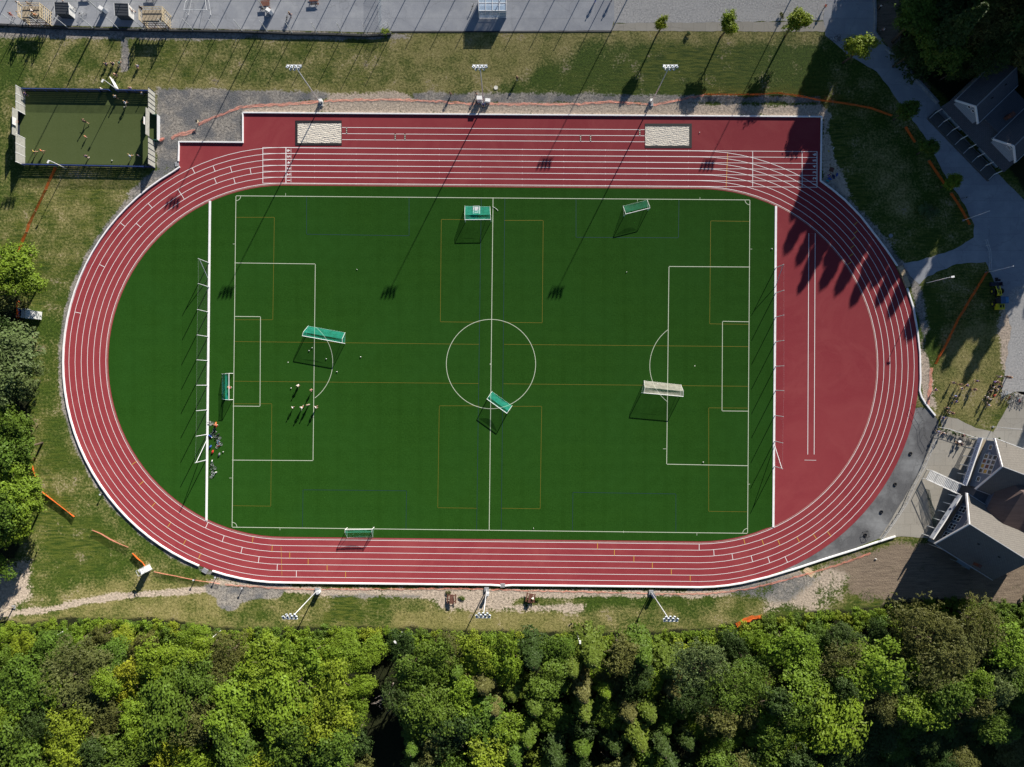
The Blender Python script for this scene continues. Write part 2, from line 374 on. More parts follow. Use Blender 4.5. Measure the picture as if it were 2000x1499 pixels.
    gr = mx(gr, [(1400, 1148), (1560, 1120), (1600, 1130), (1540, 1180), (1440, 1165)], 9, .75)
    # gravel foot of the left kerb
    ring = stadium(7.7); left = [p for p in ring if p[0] < 560 and p[1] > 330]; o2 = [p for p in OUT if p[0] < 560 and p[1] > 320]
    gr = mx(gr, left+o2[::-1], 5, .95)
    A['gravel'] = gr
    ta = np.zeros(X.shape)
    ta = mx(ta, [(474, 196), (760, 196), (1100, 200), (1604, 206), (1622, 226), (1618, 255), (1626, 290), (1634, 320), (1650, 352), (1668, 385), (1640, 385), (1606, 355), (1606, 229), (474, 222)], 5)
    ta = mx(ta, [(638, 184), (760, 180), (800, 182), (830, 206), (638, 206)], 8, 1.0)
    gr = gr*(1-wt([(640, 178), (790, 174), (815, 202), (640, 204)], 8)*.85); A['gravel'] = gr
    ta = mx(ta, [(352, 262), (472, 240), (474, 280), (352, 280)], 5)
    ta = mx(ta, [(400, 1132), (640, 1150), (1400, 1154), (1560, 1116), (1570, 1122), (1400, 1166), (900, 1170), (640, 1164), (420, 1144)], 5)
    ta = mx(ta, [(830, 1158), (1010, 1158), (1000, 1182), (1150, 1180), (1140, 1196), (860, 1190)], 8, .85)
    ta = mx(ta, [(1500, 1150), (1620, 1110), (1700, 1080), (1640, 1160), (1600, 1195), (1500, 1196)], 18, .72)
    ta = mx(ta, [(1798, 640), (1812, 700), (1830, 800), (1805, 790), (1797, 700)], 6)
    # trodden trail
    tr = [(-60, 1212), (20, 1198), (90, 1194), (150, 1180), (210, 1168), (290, 1162), (370, 1156), (415, 1150)]
    ta = mx(ta, [(x, y-7) for x, y in tr]+[(x, y+5) for x, y in tr[::-1]], 4, .95)
    ta = mx(ta, [(40, 1090), (62, 1100), (60, 1160), (20, 1200), (-40, 1200), (-20, 1120)], 12, .85)
    ta = mx(ta, [(1960, 560), (2040, 540), (2060, 760), (1960, 760), (1950, 640)], 8, .9)
    A['tan'] = ta
    so = np.zeros(X.shape)
    so = mx(so, [(1625, 1098), (1700, 1078), (1800, 1060), (1860, 1060), (2100, 1130), (2100, 1190), (1740, 1182), (1690, 1172), (1655, 1150), (1670, 1125)], 20)
    so = mx(so, [(1708, -200), (1800, -200), (1780, 100), (1830, 200), (1712, 65)], 6, .8)
    A['soil'] = so
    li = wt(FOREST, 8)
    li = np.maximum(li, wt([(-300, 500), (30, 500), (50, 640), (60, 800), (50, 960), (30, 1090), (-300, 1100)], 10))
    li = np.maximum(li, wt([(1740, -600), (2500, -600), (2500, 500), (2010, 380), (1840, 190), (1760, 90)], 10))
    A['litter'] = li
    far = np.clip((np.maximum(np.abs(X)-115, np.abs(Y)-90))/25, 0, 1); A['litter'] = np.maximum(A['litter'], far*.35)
    ny, nx = X.shape
    co = np.zeros((ny*nx, 3)); co[:, 0] = X.ravel(); co[:, 1] = Y.ravel()
    idx = np.arange(ny*nx).reshape(ny, nx); q = np.stack([idx[:-1, :-1], idx[:-1, 1:], idx[1:, 1:], idx[1:, :-1]], -1).reshape(-1, 4)
    me = bpy.data.meshes.new('ground'); me.vertices.add(len(co)); me.vertices.foreach_set('co', co.ravel())
    me.loops.add(q.size); me.loops.foreach_set('vertex_index', q.ravel().astype(np.int32))
    me.polygons.add(len(q)); me.polygons.foreach_set('loop_start', (np.arange(len(q))*4).astype(np.int32)); me.polygons.foreach_set('loop_total', np.full(len(q), 4, np.int32))
    me.update()
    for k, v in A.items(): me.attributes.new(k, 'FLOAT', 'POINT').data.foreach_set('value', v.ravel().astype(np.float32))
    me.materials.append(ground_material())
    o = bpy.data.objects.new('ground', me); COL.objects.link(o); o['kind'] = 'structure'
build_ground()
sheet('road', ragged([(1640, -200), (1704, -200), (1705, 0), (1709, 66), (1835, 206), (1850, 235), (1952, 342), (2060, 450), (2060, 560), (1985, 560), (1965, 580), (1944, 556), (1925, 512), (1868, 516), (1812, 540), (1796, 556), (1778, 540), (1764, 515), (1800, 508), (1862, 488), (1902, 464), (1903, 440), (1884, 400), (1850, 350), (1808, 270), (1760, 205), (1712, 140), (1660, 110), (1612, 70), (1608, 40)], 1.2, seed=2), .010, M_ASPH)
sheet('gravel_track', ragged([(1944, 556), (1965, 580), (1985, 560), (2060, 560), (2060, 800), (1985, 765), (1955, 775), (1966, 700), (1976, 640)], 2, seed=9), .012, M_GRAV)
sheet('asphalt_yard', ragged([(-500, -400), (1190, -400), (1200, 38), (1194, 60), (1000, 61), (765, 61), (745, 64), (380, 56), (0, 48), (-500, 40)], .4, seed=3), .016, M_ASPH)
sheet('gravel_yard', ragged([(1190, -400), (1640, -400), (1640, -200), (1608, 40), (1400, 44), (1200, 46), (1198, 30)], 1.2, seed=4), .012, M_GRAV)
sheet('concrete_path', ragged([(1200, 46), (1400, 44), (1608, 42), (1614, 62), (1500, 62), (1192, 60)], 1.0, seed=5), .020, M_CONC)
sheet('pavement', ragged([(1836, 812), (1870, 818), (1905, 836), (1940, 844), (1962, 805), (1985, 765), (2060, 765), (2060, 930), (1945, 862), (1900, 858), (1840, 836)], .8, seed=6), .012, M_CONC)
sheet('terrace_paving', ragged([(1840, 836), (1900, 858), (1960, 880), (1950, 980), (1870, 1080), (1822, 1052), (1760, 1048), (1716, 1053), (1725, 1040), (1765, 975), (1800, 915), (1826, 850)], .5, seed=7), .018, M_CONC)
sheet('asphalt_apron', [W(*p) for p in [(1770, 800), (1800, 796), (1818, 802), (1834, 824), (1828, 850), (1801, 915), (1766, 975), (1726, 1040), (1717, 1052), (1640, 1083), (1530, 1116), (1500, 1100), (1650, 980), (1740, 860)]], .008, M_DARKA)
# ---- track, turf and their painted lines
mt = MB()
outer = OUT[:]
right = [p for p in outer if p[0] > 1604 and p[1] > 356]
bottom_left = [p for p in outer if not (p[0] > 1604 and p[1] > 356) and p[1] > 329 and (p[0] < 349 or p[1] > 700)]
# walk order of stadium(): top straight -> right bend -> bottom straight -> left bend
seq = [p for p in outer if (p[0] > 1604 and p[1] > 358) or (p[1] > 700) or (p[0] < 348 and p[1] > 329)]
track_poly = [(475, 221), (1604, 229), (1602, 354)]+seq+[(349, 328), (350, 279), (475, 279)]
sheet('running_track', [W(*p) for p in track_poly], .030, M_TRACK)
inn = stadium(-.42)
turf = [p for p in inn if p[0] < 1512]
j_ = max(i for i, p in enumerate(turf) if p[1] < 600 and p[0] > 1000)
turf_poly = turf[:j_+1]+[(1515.3, 404), (1510.3, 1029)]+turf[j_+1:]
sheet('football_turf', [W(*p) for p in turf_poly], .042, M_TURF)
lane = MB(); yel = MB()
LW = .082
for k in range(7): ribbon(lane, [W(*p) for p in stadium(k)], LW if k else .09, .040, closed=True)
pk = MB(); ribbon(pk, [W(*p) for p in stadium(-.19)], .10, .048, closed=True)
pk.build('inner_kerb_line', mat('pinkish_inner_kerb', (.42, .26, .23), .7, .2, 2))['kind'] = 'structure'
yk = lambda k, x: 361.5+(291.9-361.5)*k/6+.0075*(x-960)
for k in range(7): ribbon(lane, [W(x, yk(k, x)) for x in (513.5, 900, 1200, 1596)], LW, .0405)
def seg(mb, a, b, w, z): ribbon(mb, [W(*a), W(*b)], w, z)
for x, w in ((513.5, .10), (558.6, .14), (1595.5, .12), (1566.5, .09), (1470, .09)): seg(lane, (x, yk(6, x)-.5), (x, yk(0, x)+.5), w, .0412)
for k in range(6): seg(lane, (568.5, yk(k, 568)-2), (568.5, yk(k+1, 568)+2), .06, .0412)
for j in range(10):                                    # hurdle ticks along the straight
    x = 614.5+81.1*j
    for k in range(7): seg(lane, (x, yk(k, x)-1.2), (x, yk(k, x)+1.2), .06, .0418)
RINGS = [stadium(k+.5, 200) for k in range(6)]; R0 = [stadium(k, 200) for k in range(7)]
def tick(px, py, mb):
    best = (1e9, 0, 0)
    for k in range(6):
        for i, p in enumerate(RINGS[k]):
            d = (p[0]-px)**2+(p[1]-py)**2
            if d < best[0]: best = (d, k, i)
    _, k, i = best; a = R0[k][i]; b = R0[k+1][i]
    if 560 < px < 1360: a = (px, a[1]); b = (px, b[1])
    seg(mb, a, b, .10, .0425)
for p in [(381, 333), (416, 331), (451, 332), (488, 335), (420, 354), (353, 374), (357, 386), (458, 355), (293, 404), (239, 441), (269, 442), (201, 517), (152, 613), (404, 1029), (435, 1053), (470, 1076), (507, 1094), (543, 1108), (579, 1120), (1360, 1071), (1394, 1081), (1430, 1089), (1467, 1093), (1503, 1093), (1537, 1092)]: tick(*p, lane)
for p in [(260, 905), (277, 947), (301, 988), (329, 1025), (359, 1059), (391, 1088), (496, 1057), (529, 1073), (566, 1085), (602, 1097), (639, 1109), (675, 1121), (1167, 1068), (1200, 1080), (1238, 1093), (1274, 1105), (1311, 1117), (1348, 1129), (1456, 1059), (1489, 1061), (1523, 1059), (1557, 1055), (1589, 1049), (1621, 1041), (1673, 437), (1670, 453), (1667, 467), (1665, 483), (1661, 499), (1658, 515)]: tick(*p, yel)
ribbon(yel, [W(549+i*.3, 1068+i*9.4) for i in range(7)], .05, .0425)
ribbon(yel, [W(1421-i*.5, 300+i*11.2) for i in range(7)], .06, .0425)
for y in (249.5, 261.5, 273.3): seg(lane, (668, y), (1260, y+4.3), .085, .0405)
ribbon(lane, [W(1577.5, 888), W(1579.5, 456), W(1592, 456), W(1590, 888)], .10, .0405)
seg(lane, (1571, 899), (1594, 899.4), .06, .0405)
lane.build('lane_markings', M_LINE)['kind'] = 'structure'
yel.build('yellow_relay_marks', M_YEL)['kind'] = 'structure'
pl = MB()
def poly_line(mb, pts, w=.11, z=.050, closed=False): ribbon(mb, [W(*p) for p in pts], w, z, closed)
def lines(mb, pts, w=.11, z=.050):
    for a, b in zip(pts, pts[1:]):
        d = Vector((b[0]-a[0], b[1]-a[1])).normalized()*w/2*PPM
        seg(mb, (a[0]-d.x, a[1]-d.y), (b[0]+d.x, b[1]+d.y), w, z)
TL, TR, BR, BL = (461, 383), (1464.5, 391), (1460, 1042), (453.5, 1030)
lines(pl, [TL, (963, 387.2), TR, BR, (956, 1036), BL, TL], .12)
lines(pl, [(963, 387), (955.5, 1036)], .12, .0505)
poly_line(pl, [(959+87.2*math.cos(a), 711.5+87.2*math.sin(a)) for a in np.linspace(0, 2*PI, 90)[:-1]], .11, .0508, True)
lines(pl, [(459, 514), (616, 516), (611.5, 900), (454, 899)], .11, .0508)
lines(pl, [(458, 618.5), (509, 619), (508, 794), (455.5, 793.5)], .11, .0508)
lines(pl, [(1464, 522), (1306.5, 521), (1302, 907), (1461, 910)], .12, .0508)
lines(pl, [(1463, 629), (1411, 628), (1410, 803), (1461.5, 803.5)], .11, .0508)
poly_line(pl, [(563+87*math.cos(a), 708+87*math.sin(a)) for a in np.linspace(-.915, .93, 30)], .10, .0512)
poly_line(pl, [(1357+88*math.cos(a), 715+88*math.sin(a)) for a in np.linspace(PI-.93, PI+.93, 30)], .10, .0512)
for (cx, cy), a0 in ((TL, 0), (TR, PI/2), (BR, PI), (BL, -PI/2)): poly_line(pl, [(cx+9.5*math.cos(a), cy+9.5*math.sin(a)) for a in np.linspace(a0, a0+PI/2, 9)], .10, .0512)
for p in ((957.8, 711.5), (563, 708), (1357, 715)):
    poly_line(pl, [(p[0]-1, p[1]), (p[0]+1, p[1])], .2, .0515)
for a, b in (((558, 378), (558, 383)), ((455, 477), (460, 477)), ((1367, 386), (1367, 391)), ((1465, 487), (1469, 487)), ((547, 1031), (547, 1036)), ((448, 934), (453, 934)), ((1361, 1041), (1361, 1046)), ((1461, 946), (1465, 946)), ((1295, 877), (1301, 877)), ((1245, 390), (1245, 394)), ((1218, 1037), (1218, 1041))): seg(pl, a, b, .07, .0515)
pl.build('pitch_markings', M_TURFLINE)['kind'] = 'structure'
oy = MB()
for P in ([(460, 425), (536, 425), (533, 625), (458, 625)], [(455, 789), (531, 789), (529, 989), (454, 988)], [(938, 430), (862, 429), (860, 629), (937, 630)],
          [(985, 431), (1061, 431), (1059, 631), (984, 630)], [(935, 793), (858, 793), (855, 992), (931, 993)], [(982, 794), (1058, 794), (1055, 994), (980, 993)],
          [(1464, 433), (1388, 432), (1386, 633), (1462, 634)], [(1461, 797.5), (1384, 797), (1384, 999), (1459, 1000)],
          [(458, 667.5), (936, 673)], [(985, 673), (1463, 677.5)], [(456, 745), (935, 749.5)], [(984, 750), (1462, 755)]): lines(oy, P, .07, .0478)
oy.build('ochre_turf_markings', M_TYEL)['kind'] = 'structure'
bl = MB()
for P in ([(940, 388), (931, 1036)], [(986, 388), (979, 1037)], [(599, 384), (599, 458), (799, 461), (799, 386)], [(1125, 389), (1125, 464), (1325, 465), (1326, 390)],
          [(591, 1031), (592, 957), (794, 959), (793, 1033)], [(1118, 1037), (1119, 962), (1320, 965), (1320, 1039)]): lines(bl, P, .09, .0482)
bl.build('blue_turf_markings', M_TBLUE)['kind'] = 'structure'
for i, d in enumerate('123456'):                       # lane numbers, both ends
    for x, rz in ((563.5, -PI/2), (1591, PI/2)):
        me = text_mesh(d, .95, 'lane_number', 0, .018); me.materials.append(M_LINE); yy = (yk(i, x)+yk(i+1, x))/2
        o = bpy.data.objects.new('lane_number', me); COL.objects.link(o); o.location = W(x, yy, .044); o.rotation_euler = (0, 0, rz); o['kind'] = 'structure'
# ---- kerbs
def kerb_thing(name, pts, w, h, label, m=M_KERB):
    P = [W(*p) for p in pts]; mb = MB(); kerb(mb, P, w, h); o = mb.build(name, m, off=W(*pts[0])); return tag(o, label, 'kerb')
lo = [p for p in OUT if p[0] < 349 and p[1] > 329]
bt = [p for p in OUT if p[1] > 1000 and p[0] < 1405 and not (p[0] < 349)]
leftpart = [p for p in OUT if p[0] < 980 and (p[1] > 700)]+[p for p in OUT if p[0] < 349 and 329 < p[1] <= 700]
i0 = next(i for i, p in enumerate(leftpart) if p[0] < 396)
kerb_thing('track_kerb', [(475, 221), (475, 279), (350.5, 278), (349.5, 316)][::-1], .24, .34, 'white raised kerb round the step at the long jump end of the track')
kerb_thing('track_kerb', [(475, 221), (1000, 225), (1604, 229), (1602, 354), (1625, 371), (1650, 392), (1680, 423), (1705, 455), (1730, 488), (1752, 520)], .24, .34, 'white raised kerb along the top straight and upper right corner')
kerb_thing('track_kerb', [(1771, 563), (1783, 600), (1791, 645), (1796, 690), (1797, 740), (1795.5, 763), (1799, 775), (1808, 790), (1826, 812)], .30, .24, 'white raised kerb curving off beside the orange fence on the right')
kerb_thing('track_kerb', [p for p in leftpart if p[0] < 394 and p[1] < 1112]+[(352, 327)], .26, .32, 'long white kerb round the outside of the left bend')
kerb_thing('track_kerb', [(978, 1143.6)]+[p for p in leftpart if 412 <= p[0] < 975 and p[1] > 1000], .27, .34, 'white kerb below the bottom straight, left of the grey slab')
kerb_thing('track_kerb', [(986, 1143.8)]+sorted(p for p in OUT if p[1] > 1000 and 1000 < p[0] < 1470)+[(1500, 1126.5), (1553, 1110.5), (1600, 1095), (1628, 1086), (1670, 1073), (1708, 1060), (1748, 1047.5)], .27, .34, 'white kerb from the grey slab to the club terrace')
kerb_thing('turf_edge_board', [(410.5, 393), (407, 700), (403.5, 1017)], .42, .13, 'white edge board dividing the left half circle of turf from the pitch')
kerb_thing('turf_edge_board', [(1515.3, 403), (1513, 700), (1510, 1030)], .42, .13, 'white edge board between the turf and the red half circle')
# red half circle starts at the board: the turf ends there
# ---- small slabs, mats and boards
def slab(name, px, py, dx, dy, h, rz, m, label, cat, z=0.0, tilt=None):
    mb = MB(); mb.box((0, 0, h/2), (dx, dy, h), 0, tilt); mb.box((0, 0, h+.008), (dx*.92, dy*.08, .016), 0, tilt)
    o = mb.build(name, m); o.location = W(px, py, z); o.rotation_euler = (0, 0, rz); return tag(o, label, cat)
M_SLAB = mat('grey_concrete_slab', (.27, .28, .30), .9, .12, 4)
slab('kerb_ramp', 982, 1143.5, .95, .75, .27, 0, M_SLAB, 'grey ramp slab filling the gap in the bottom kerb', 'ramp')
slab('kerb_ramp', 401, 1115, 1.1, .9, .22, R(-30), M_SLAB, 'grey ramp slab in the kerb gap at the lower left bend', 'ramp')
slab('kerb_ramp', 346, 321, .8, .9, .18, R(8), M_SLAB, 'grey ramp slab at the kerb gap below the step, upper left', 'ramp')
M_MAT = mat('worn_plywood', (.42, .33, .22), .85, .2, 3)
slab('crossing_ramp', 1761, 530, 1.0, 2.1, .30, R(25), M_MAT, 'upper worn plywood ramp laid over the right kerb', 'ramp')
slab('crossing_ramp', 1769, 551, 1.0, 2.3, .33, R(20), M_MAT, 'lower worn plywood ramp laid over the right kerb', 'ramp')
slab('plywood_sheet', 1580, 1117.5, 2.2, 1.25, .05, R(-38), mat('bare_plywood', (.56, .42, .27), .8, .12, 3), 'bare plywood sheet lying outside the lower right kerb', 'board')
mh = MB(); mh.prism([(.42*math.cos(a), .42*math.sin(a)) for a in np.linspace(0, 2*PI, 20)[:-1]], 0, .12); mh.torus((0, 0, .12), .36, .03, M=Matrix.Rotation(PI/2, 3, 'X'))
o = mh.build('manhole_cover', mat('pale_concrete', (.55, .54, .50), .9, .1, 3)); o.location = W(968.5, 172); tag(o, 'round pale concrete manhole cover in the grass behind the middle upper floodlight', 'manhole cover')
for px, py, lab in ((1739.5, 461, 'round grey drain cover in the shade outside the upper right bend'),):
    o = mh.build('manhole_cover', M_SLAB); o.location = W(px, py); tag(o, lab, 'manhole cover')
# sandpits
def sandpit(x0, y0, x1, y1, sx0, sx1, label):
    c = W((x0+x1)/2, (y0+y1)/2); e = empty('sandpit', c, 0, label, 'sandpit', 'long jump sandpits')
    fr = MB(); a = W(x0, y1, 0)-c; b = W(x1, y0, 0)-c; sa = W(sx0, y1-4.5, 0)-c; sb = W(sx1, y0+5.5, 0)-c
    for q in ((a.x, a.y, b.x, sa.y), (a.x, sb.y, b.x, b.y), (a.x, sa.y, sa.x, sb.y), (sb.x, sa.y, b.x, sb.y)):
        if q[2]-q[0] > .05 and q[3]-q[1] > .05: fr.box(((q[0]+q[2])/2, (q[1]+q[3])/2, .055), (q[2]-q[0]-.004, q[3]-q[1]-.004, .07))
    fr.build('rubber_surround', M_DGREY, e)
    g = NT('pale_raked_sand') if 'pale_raked_sand' not in MATS else None
    if g:
        n = g.noise(1.5, 5, .7, (.8, 2.2, 1)); f = g.noise(9, 2)
        c_ = g.mix(g.ramp(f, .3, .7), (.74, .69, .60), (.92, .87, .78)); g.done(c_, .95, n, 1.0, .35)
    nx, ny = 70, 30; mb = MB()
    for j in range(ny+1):
        for i in range(nx+1): mb.v.append((sa.x+(sb.x-sa.x)*i/nx, sa.y+(sb.y-sa.y)*j/ny, .06+random.uniform(-.022, .028)+.02*math.sin(j*2.1+i*.3)))
    for j in range(ny):
        for i in range(nx): k = j*(nx+1)+i; mb.f.append((k, k+1, k+nx+2, k+nx+1))
    mb.build('sand', MATS['pale_raked_sand'], e)
sandpit(577, 236, 667.5, 284.5, 581.5, 667, 'left sandpit with pale raked sand and a black surround')
sandpit(1259.5, 242, 1351, 289.5, 1260, 1346, 'right sandpit with pale raked sand and a black surround')
def takeoff(px, py, label):
    e = empty('takeoff_board', W(px, py, .038), 0, label, 'takeoff board', 'takeoff boards on the jump runway')
    MB().box((0, 0, .012), (.30, 1.22, .02)).build('board', M_DGREY, e)
    for s in (-.38, 0, .38): MB().box((0, s, .028), (.18, .2, .012)).build('cover_plate', mat('pale_plate', (.5, .45, .38), .6, .1), e)
for i, p in enumerate([(677, 255.5), (772, 267.7), (791, 267.8), (1134, 270.6), (1153.5, 270.8), (1249.5, 259.5)]):
    takeoff(*p, f'takeoff board with pale plates, {nth(i)} from the left along the jump runway')
# ---------------------------------------------------------------- nets and fences
def net_mat(name, col, a):
    if name in MATS: return MATS[name]
    g = NT(name); n = g.noise(1.2, 3); t = g.node('ShaderNodeBsdfTransparent'); mx = g.node('ShaderNodeMixShader')
    g.link(g.ramp(n, .35, .65, a*.8, a*1.2), mx.inputs[0]); g.link(t.outputs[0], mx.inputs[1]); g.link(g.b.outputs[0], mx.inputs[2])
    g.link(mx.outputs[0], g.t.nodes['Material Output'].inputs[0]); g.b.inputs['Base Color'].default_value = (*col, 1); g.b.inputs['Roughness'].default_value = .8
    return g.m
M_NET = net_mat('thin_grey_net', (.10, .11, .12), .05)
M_NETG = net_mat('green_goal_net', (.005, .34, .25), .30)
M_NETW = net_mat('white_goal_net', (.62, .60, .54), .28)
M_ORA = net_mat('orange_plastic_mesh', (.72, .13, .015), .78)
M_PINK = net_mat('faded_orange_mesh', (.72, .26, .19), .42)
def net_fence(name, bases, h, label, rpost=.055, braces=(), net=True, m=M_GALV, netm=None, group=None, rails=()):
    c = W(*bases[0]); e = empty(name, c, 0, label, 'net fence', group)
    for p in bases:
        MB().tube(W(*p)-c, W(*p, h)-c, rpost, rpost*.8, 6).build('post', m, e)
    if net: rm = MB(); rm.path([W(*p, h-.03)-c for p in bases], .005, 4); rm.build('top_cable', M_GALV, e)
    if net:
        n = MB()
        for a, b in zip(bases, bases[1:]): n.quad(W(*a, .05)-c, W(*b, .05)-c, W(*b, h)-c, W(*a, h)-c)
        n.build('net', netm or M_NET, e)
    for a, b, z in braces: MB().tube(W(*a, z)-c, W(*b, .1)-c, rpost*.8, n=5).build('brace', m, e)
    return e
net_fence('ball_net', [(408.5, y) for y in (514, 561)]+[(407, 610), (406.5, 658), (406, 705), (405.5, 753), (405, 801), (404.5, 849), (402.5, 899)], 4.9, 'tall grey ball net on nine posts behind the left goal line', .085, braces=(((408.5, 514), (407, 545), 4.4), ((402.5, 899), (404, 860), 4.4)))
net_fence('ball_net', [(1514.5, y) for y in (524, 573, 620, 668, 716, 763)]+[(1513, 812), (1512.5, 862), (1512, 911)], 4.4, 'tall grey ball net on nine posts beside the red half circle', .08, braces=(((1514.5, 524), (1514.5, 560), 4.0), ((1512, 911), (1512.5, 870), 4.0)))
fb = [(-12, 49), (37, 52), (87, 54.5), (135, 56.5), (185, 58), (234.5, 59), (283, 60.5), (331.5, 61.5), (379, 61.5), (427.5, 62.5), (475, 63.5), (524, 65), (572, 67.5), (621, 68), (669.5, 69.5), (718, 71.5), (764, 68)]
net_fence('ball_net', fb, 4.8, 'long net fence with slanting posts along the edge of the asphalt yard', .075, net=False)
kb = MB(); kerb(kb, [W(x, y+.5) for x, y in fb], .35, .55); kb.build('low_wall', mat('dark_tarred_board', (.03, .032, .035), .8, .2), off=W(0, 50))
o = bpy.data.objects['low_wall']; tag(o, 'low dark board wall along the foot of the yard net fence', 'low wall')
net_fence('ball_net', [(744.5, -60), (744.5, -20), (744.8, 10), (745, 37), (745, 66)], 3.2, 'short net fence running out of the picture across the asphalt yard', .05, netm=net_mat('bluish_net', (.2, .25, .3), .2))
net_fence('ball_net', [(-60+48.3*i, -44+.5*i) for i in range(27)], 6.2, 'line of tall net posts beyond the top of the asphalt yard casting long shadows', .085, net=False)
kb = MB(); kerb(kb, [W(765, 62.5), W(1000, 62.5), W(1195, 62)], .25, .10); tag(kb.build('yard_edge', mat('dark_edge_board', (.04, .04, .045), .8), off=W(765, 62)), 'thin dark edge board between the asphalt yard and the dry bank', 'edging')
gt = empty('yard_gate', W(745, 62), 0, 'small grey tube gate at the corner of the net fence', 'gate')
g_ = MB()
for z in (.1, 1.0, 1.9): g_.tube((0, 0, z), (1.4, 1.1, z), .035)
for t in (0, .5, 1): g_.tube((1.4*t, 1.1*t, 0), (1.4*t, 1.1*t, 2.0), .035)
g_.build('gate_frame', M_GALV, gt); MB().quad((0, 0, .1), (1.4, 1.1, .1), (1.4, 1.1, 1.9), (0, 0, 1.9)).build('gate_mesh', M_NET, gt)
# orange barrier mesh: standing runs and fallen runs
def orange_fence(pts, label, h=.95, m=None, lean=.0, seed=1):
    rr = random.Random(seed); c = W(*pts[0]); e = empty('orange_barrier', c, 0, label, 'barrier mesh', 'orange barrier mesh round the building works')
    P = []
    for a, b in zip(pts, pts[1:]):
        k = max(1, int(math.hypot(b[0]-a[0], b[1]-a[1])/14))
        for j in range(k): P.append((a[0]+(b[0]-a[0])*j/k+rr.uniform(-.5, .5), a[1]+(b[1]-a[1])*j/k+rr.uniform(-.5, .5)))
    P.append(pts[-1]); mb = MB(); po = MB(); n = len(P)
    for i, p in enumerate(P):
        t = W(*p); hh = h*(1-rr.uniform(0, .22)); lx = lean*rr.uniform(.6, 1.2); ly = lean*rr.uniform(-.4, .4)
        mb.v.append(tuple(t+Vector((0, 0, .04))-c)); mb.v.append(tuple(t+Vector((lx*.5, ly*.5+.03, hh*.55))-c)); mb.v.append(tuple(t+Vector((lx, ly, hh))-c))
        if i % 3 == 0: MB().tube(t-c, t+Vector((lx*.9, ly, hh+.15))-c, .02, n=4).build('stake', M_WOOD, e)
    for i in range(n-1):
        for j in (0, 1): mb.f.append((3*i+j, 3*i+3+j, 3*i+4+j, 3*i+1+j))
    mb.build('mesh_sheet', m or M_ORA, e)
def fallen_mesh(pts, label, w=.55, seed=1, m=None):
    rr = random.Random(seed); c = W(*pts[0]); e = MB(); P = []
    for a, b in zip(pts, pts[1:]):
        k = max(1, int(math.hypot(b[0]-a[0], b[1]-a[1])/6))
        for j in range(k): P.append((a[0]+(b[0]-a[0])*j/k+rr.uniform(-.8, .8), a[1]+(b[1]-a[1])*j/k+rr.uniform(-.8, .8)))
    P.append(pts[-1]); n = len(P)
    for i, p in enumerate(P):
        q = P[min(i+1, n-1)]; o_ = P[max(i-1, 0)]; d = Vector((q[0]-o_[0], -(q[1]-o_[1]))).normalized(); nn = Vector((-d.y, d.x, 0)); t = W(*p)-c
        for s in (-.5, -.15, .18, .5): v = t+nn*w*s*rr.uniform(.55, 1.25); e.v.append((v.x, v.y, .05+rr.uniform(0, .10)))
    for i in range(n-1):
        for j in range(3): e.f.append((4*i+j, 4*i+1+j, 4*i+5+j, 4*i+4+j))
    o = e.build('fallen_barrier', m or M_PINK); o.location = c; return tag(o, label, 'barrier mesh', 'orange barrier mesh round the building works')
orange_fence([(1375, 186.5), (1430, 187), (1480, 187), (1518, 183.5), (1560, 190), (1592, 197), (1640, 202.5), (1697, 213), (1740, 228)], 'standing orange mesh from the green bank into the tree shade, upper right', seed=3)
orange_fence([(1766, 250), (1785, 280)], 'short orange mesh run between two shaded trees', seed=4)
orange_fence([(1811, 315), (1828, 340), (1843, 362)], 'orange mesh run beside the shaded road above the small bush', seed=5)
orange_fence([(1854, 378), (1872, 404), (1892, 440)], 'orange mesh run ending near the upper flagpole', seed=6)
orange_fence([(1924, 533), (1900, 572), (1870, 622), (1845, 672), (1824, 712)], 'long straight orange mesh left of the yellow loader', 1.1, seed=7)
orange_fence([(112, 328), (98, 358), (78, 400), (60, 440), (43, 482), (38, 500)], 'orange mesh running from the small court down to the left trees', seed=8)
orange_fence([(38, 588), (39, 604), (38, 622)], 'short orange mesh in the gap between left trees behind the white box', seed=9)
orange_fence([(60, 893), (66, 915), (73, 938)], 'orange mesh showing at the edge of the left trees', .9, lean=.3, seed=10)
orange_fence([(83, 960), (98, 972), (116, 986), (134, 1000), (147, 1009)], 'leaning orange mesh beside the lower left trees', .9, lean=.35, seed=11)
orange_fence([(181, 1035), (198, 1042), (216, 1052), (236, 1062), (252, 1069)], 'faded orange mesh on the lush grass, lower left', .9, M_PINK, .35, seed=12)
orange_fence([(260, 1080), (270, 1090), (279, 1098), (285, 1106)], 'crumpled bright orange mesh beside the white cabinet', .8, lean=.3, seed=13)
orange_fence([(302, 1116), (340, 1124), (380, 1132), (430, 1140)], 'low faded orange mesh right of the white cabinet', .6, M_PINK, .1, seed=14)
fallen_mesh([(388, 243), (420, 229), (450, 218), (470, 210), (520, 206), (560, 204), (600, 201), (627, 199.5)], 'faded orange mesh from the small table post to the left upper floodlight', .6, 1)
fallen_mesh([(334, 270), (350, 264), (370, 260), (382, 256)], 'faded orange scrap lying on gravel above the track step', .8, 2)
fallen_mesh([(634, 198), (700, 196), (780, 195), (840, 198), (900, 202), (936, 204)], 'fallen orange mesh between the left and middle upper floodlights', .5, 3)
fallen_mesh([(950, 204), (1040, 204), (1130, 204.5), (1190, 199), (1240, 203), (1268, 205)], 'fallen orange mesh between the middle and right upper floodlights', .5, 4)
fallen_mesh([(1274, 205), (1310, 199), (1345, 192), (1375, 187)], 'faded orange mesh rising right of the right upper floodlight', .5, 5)
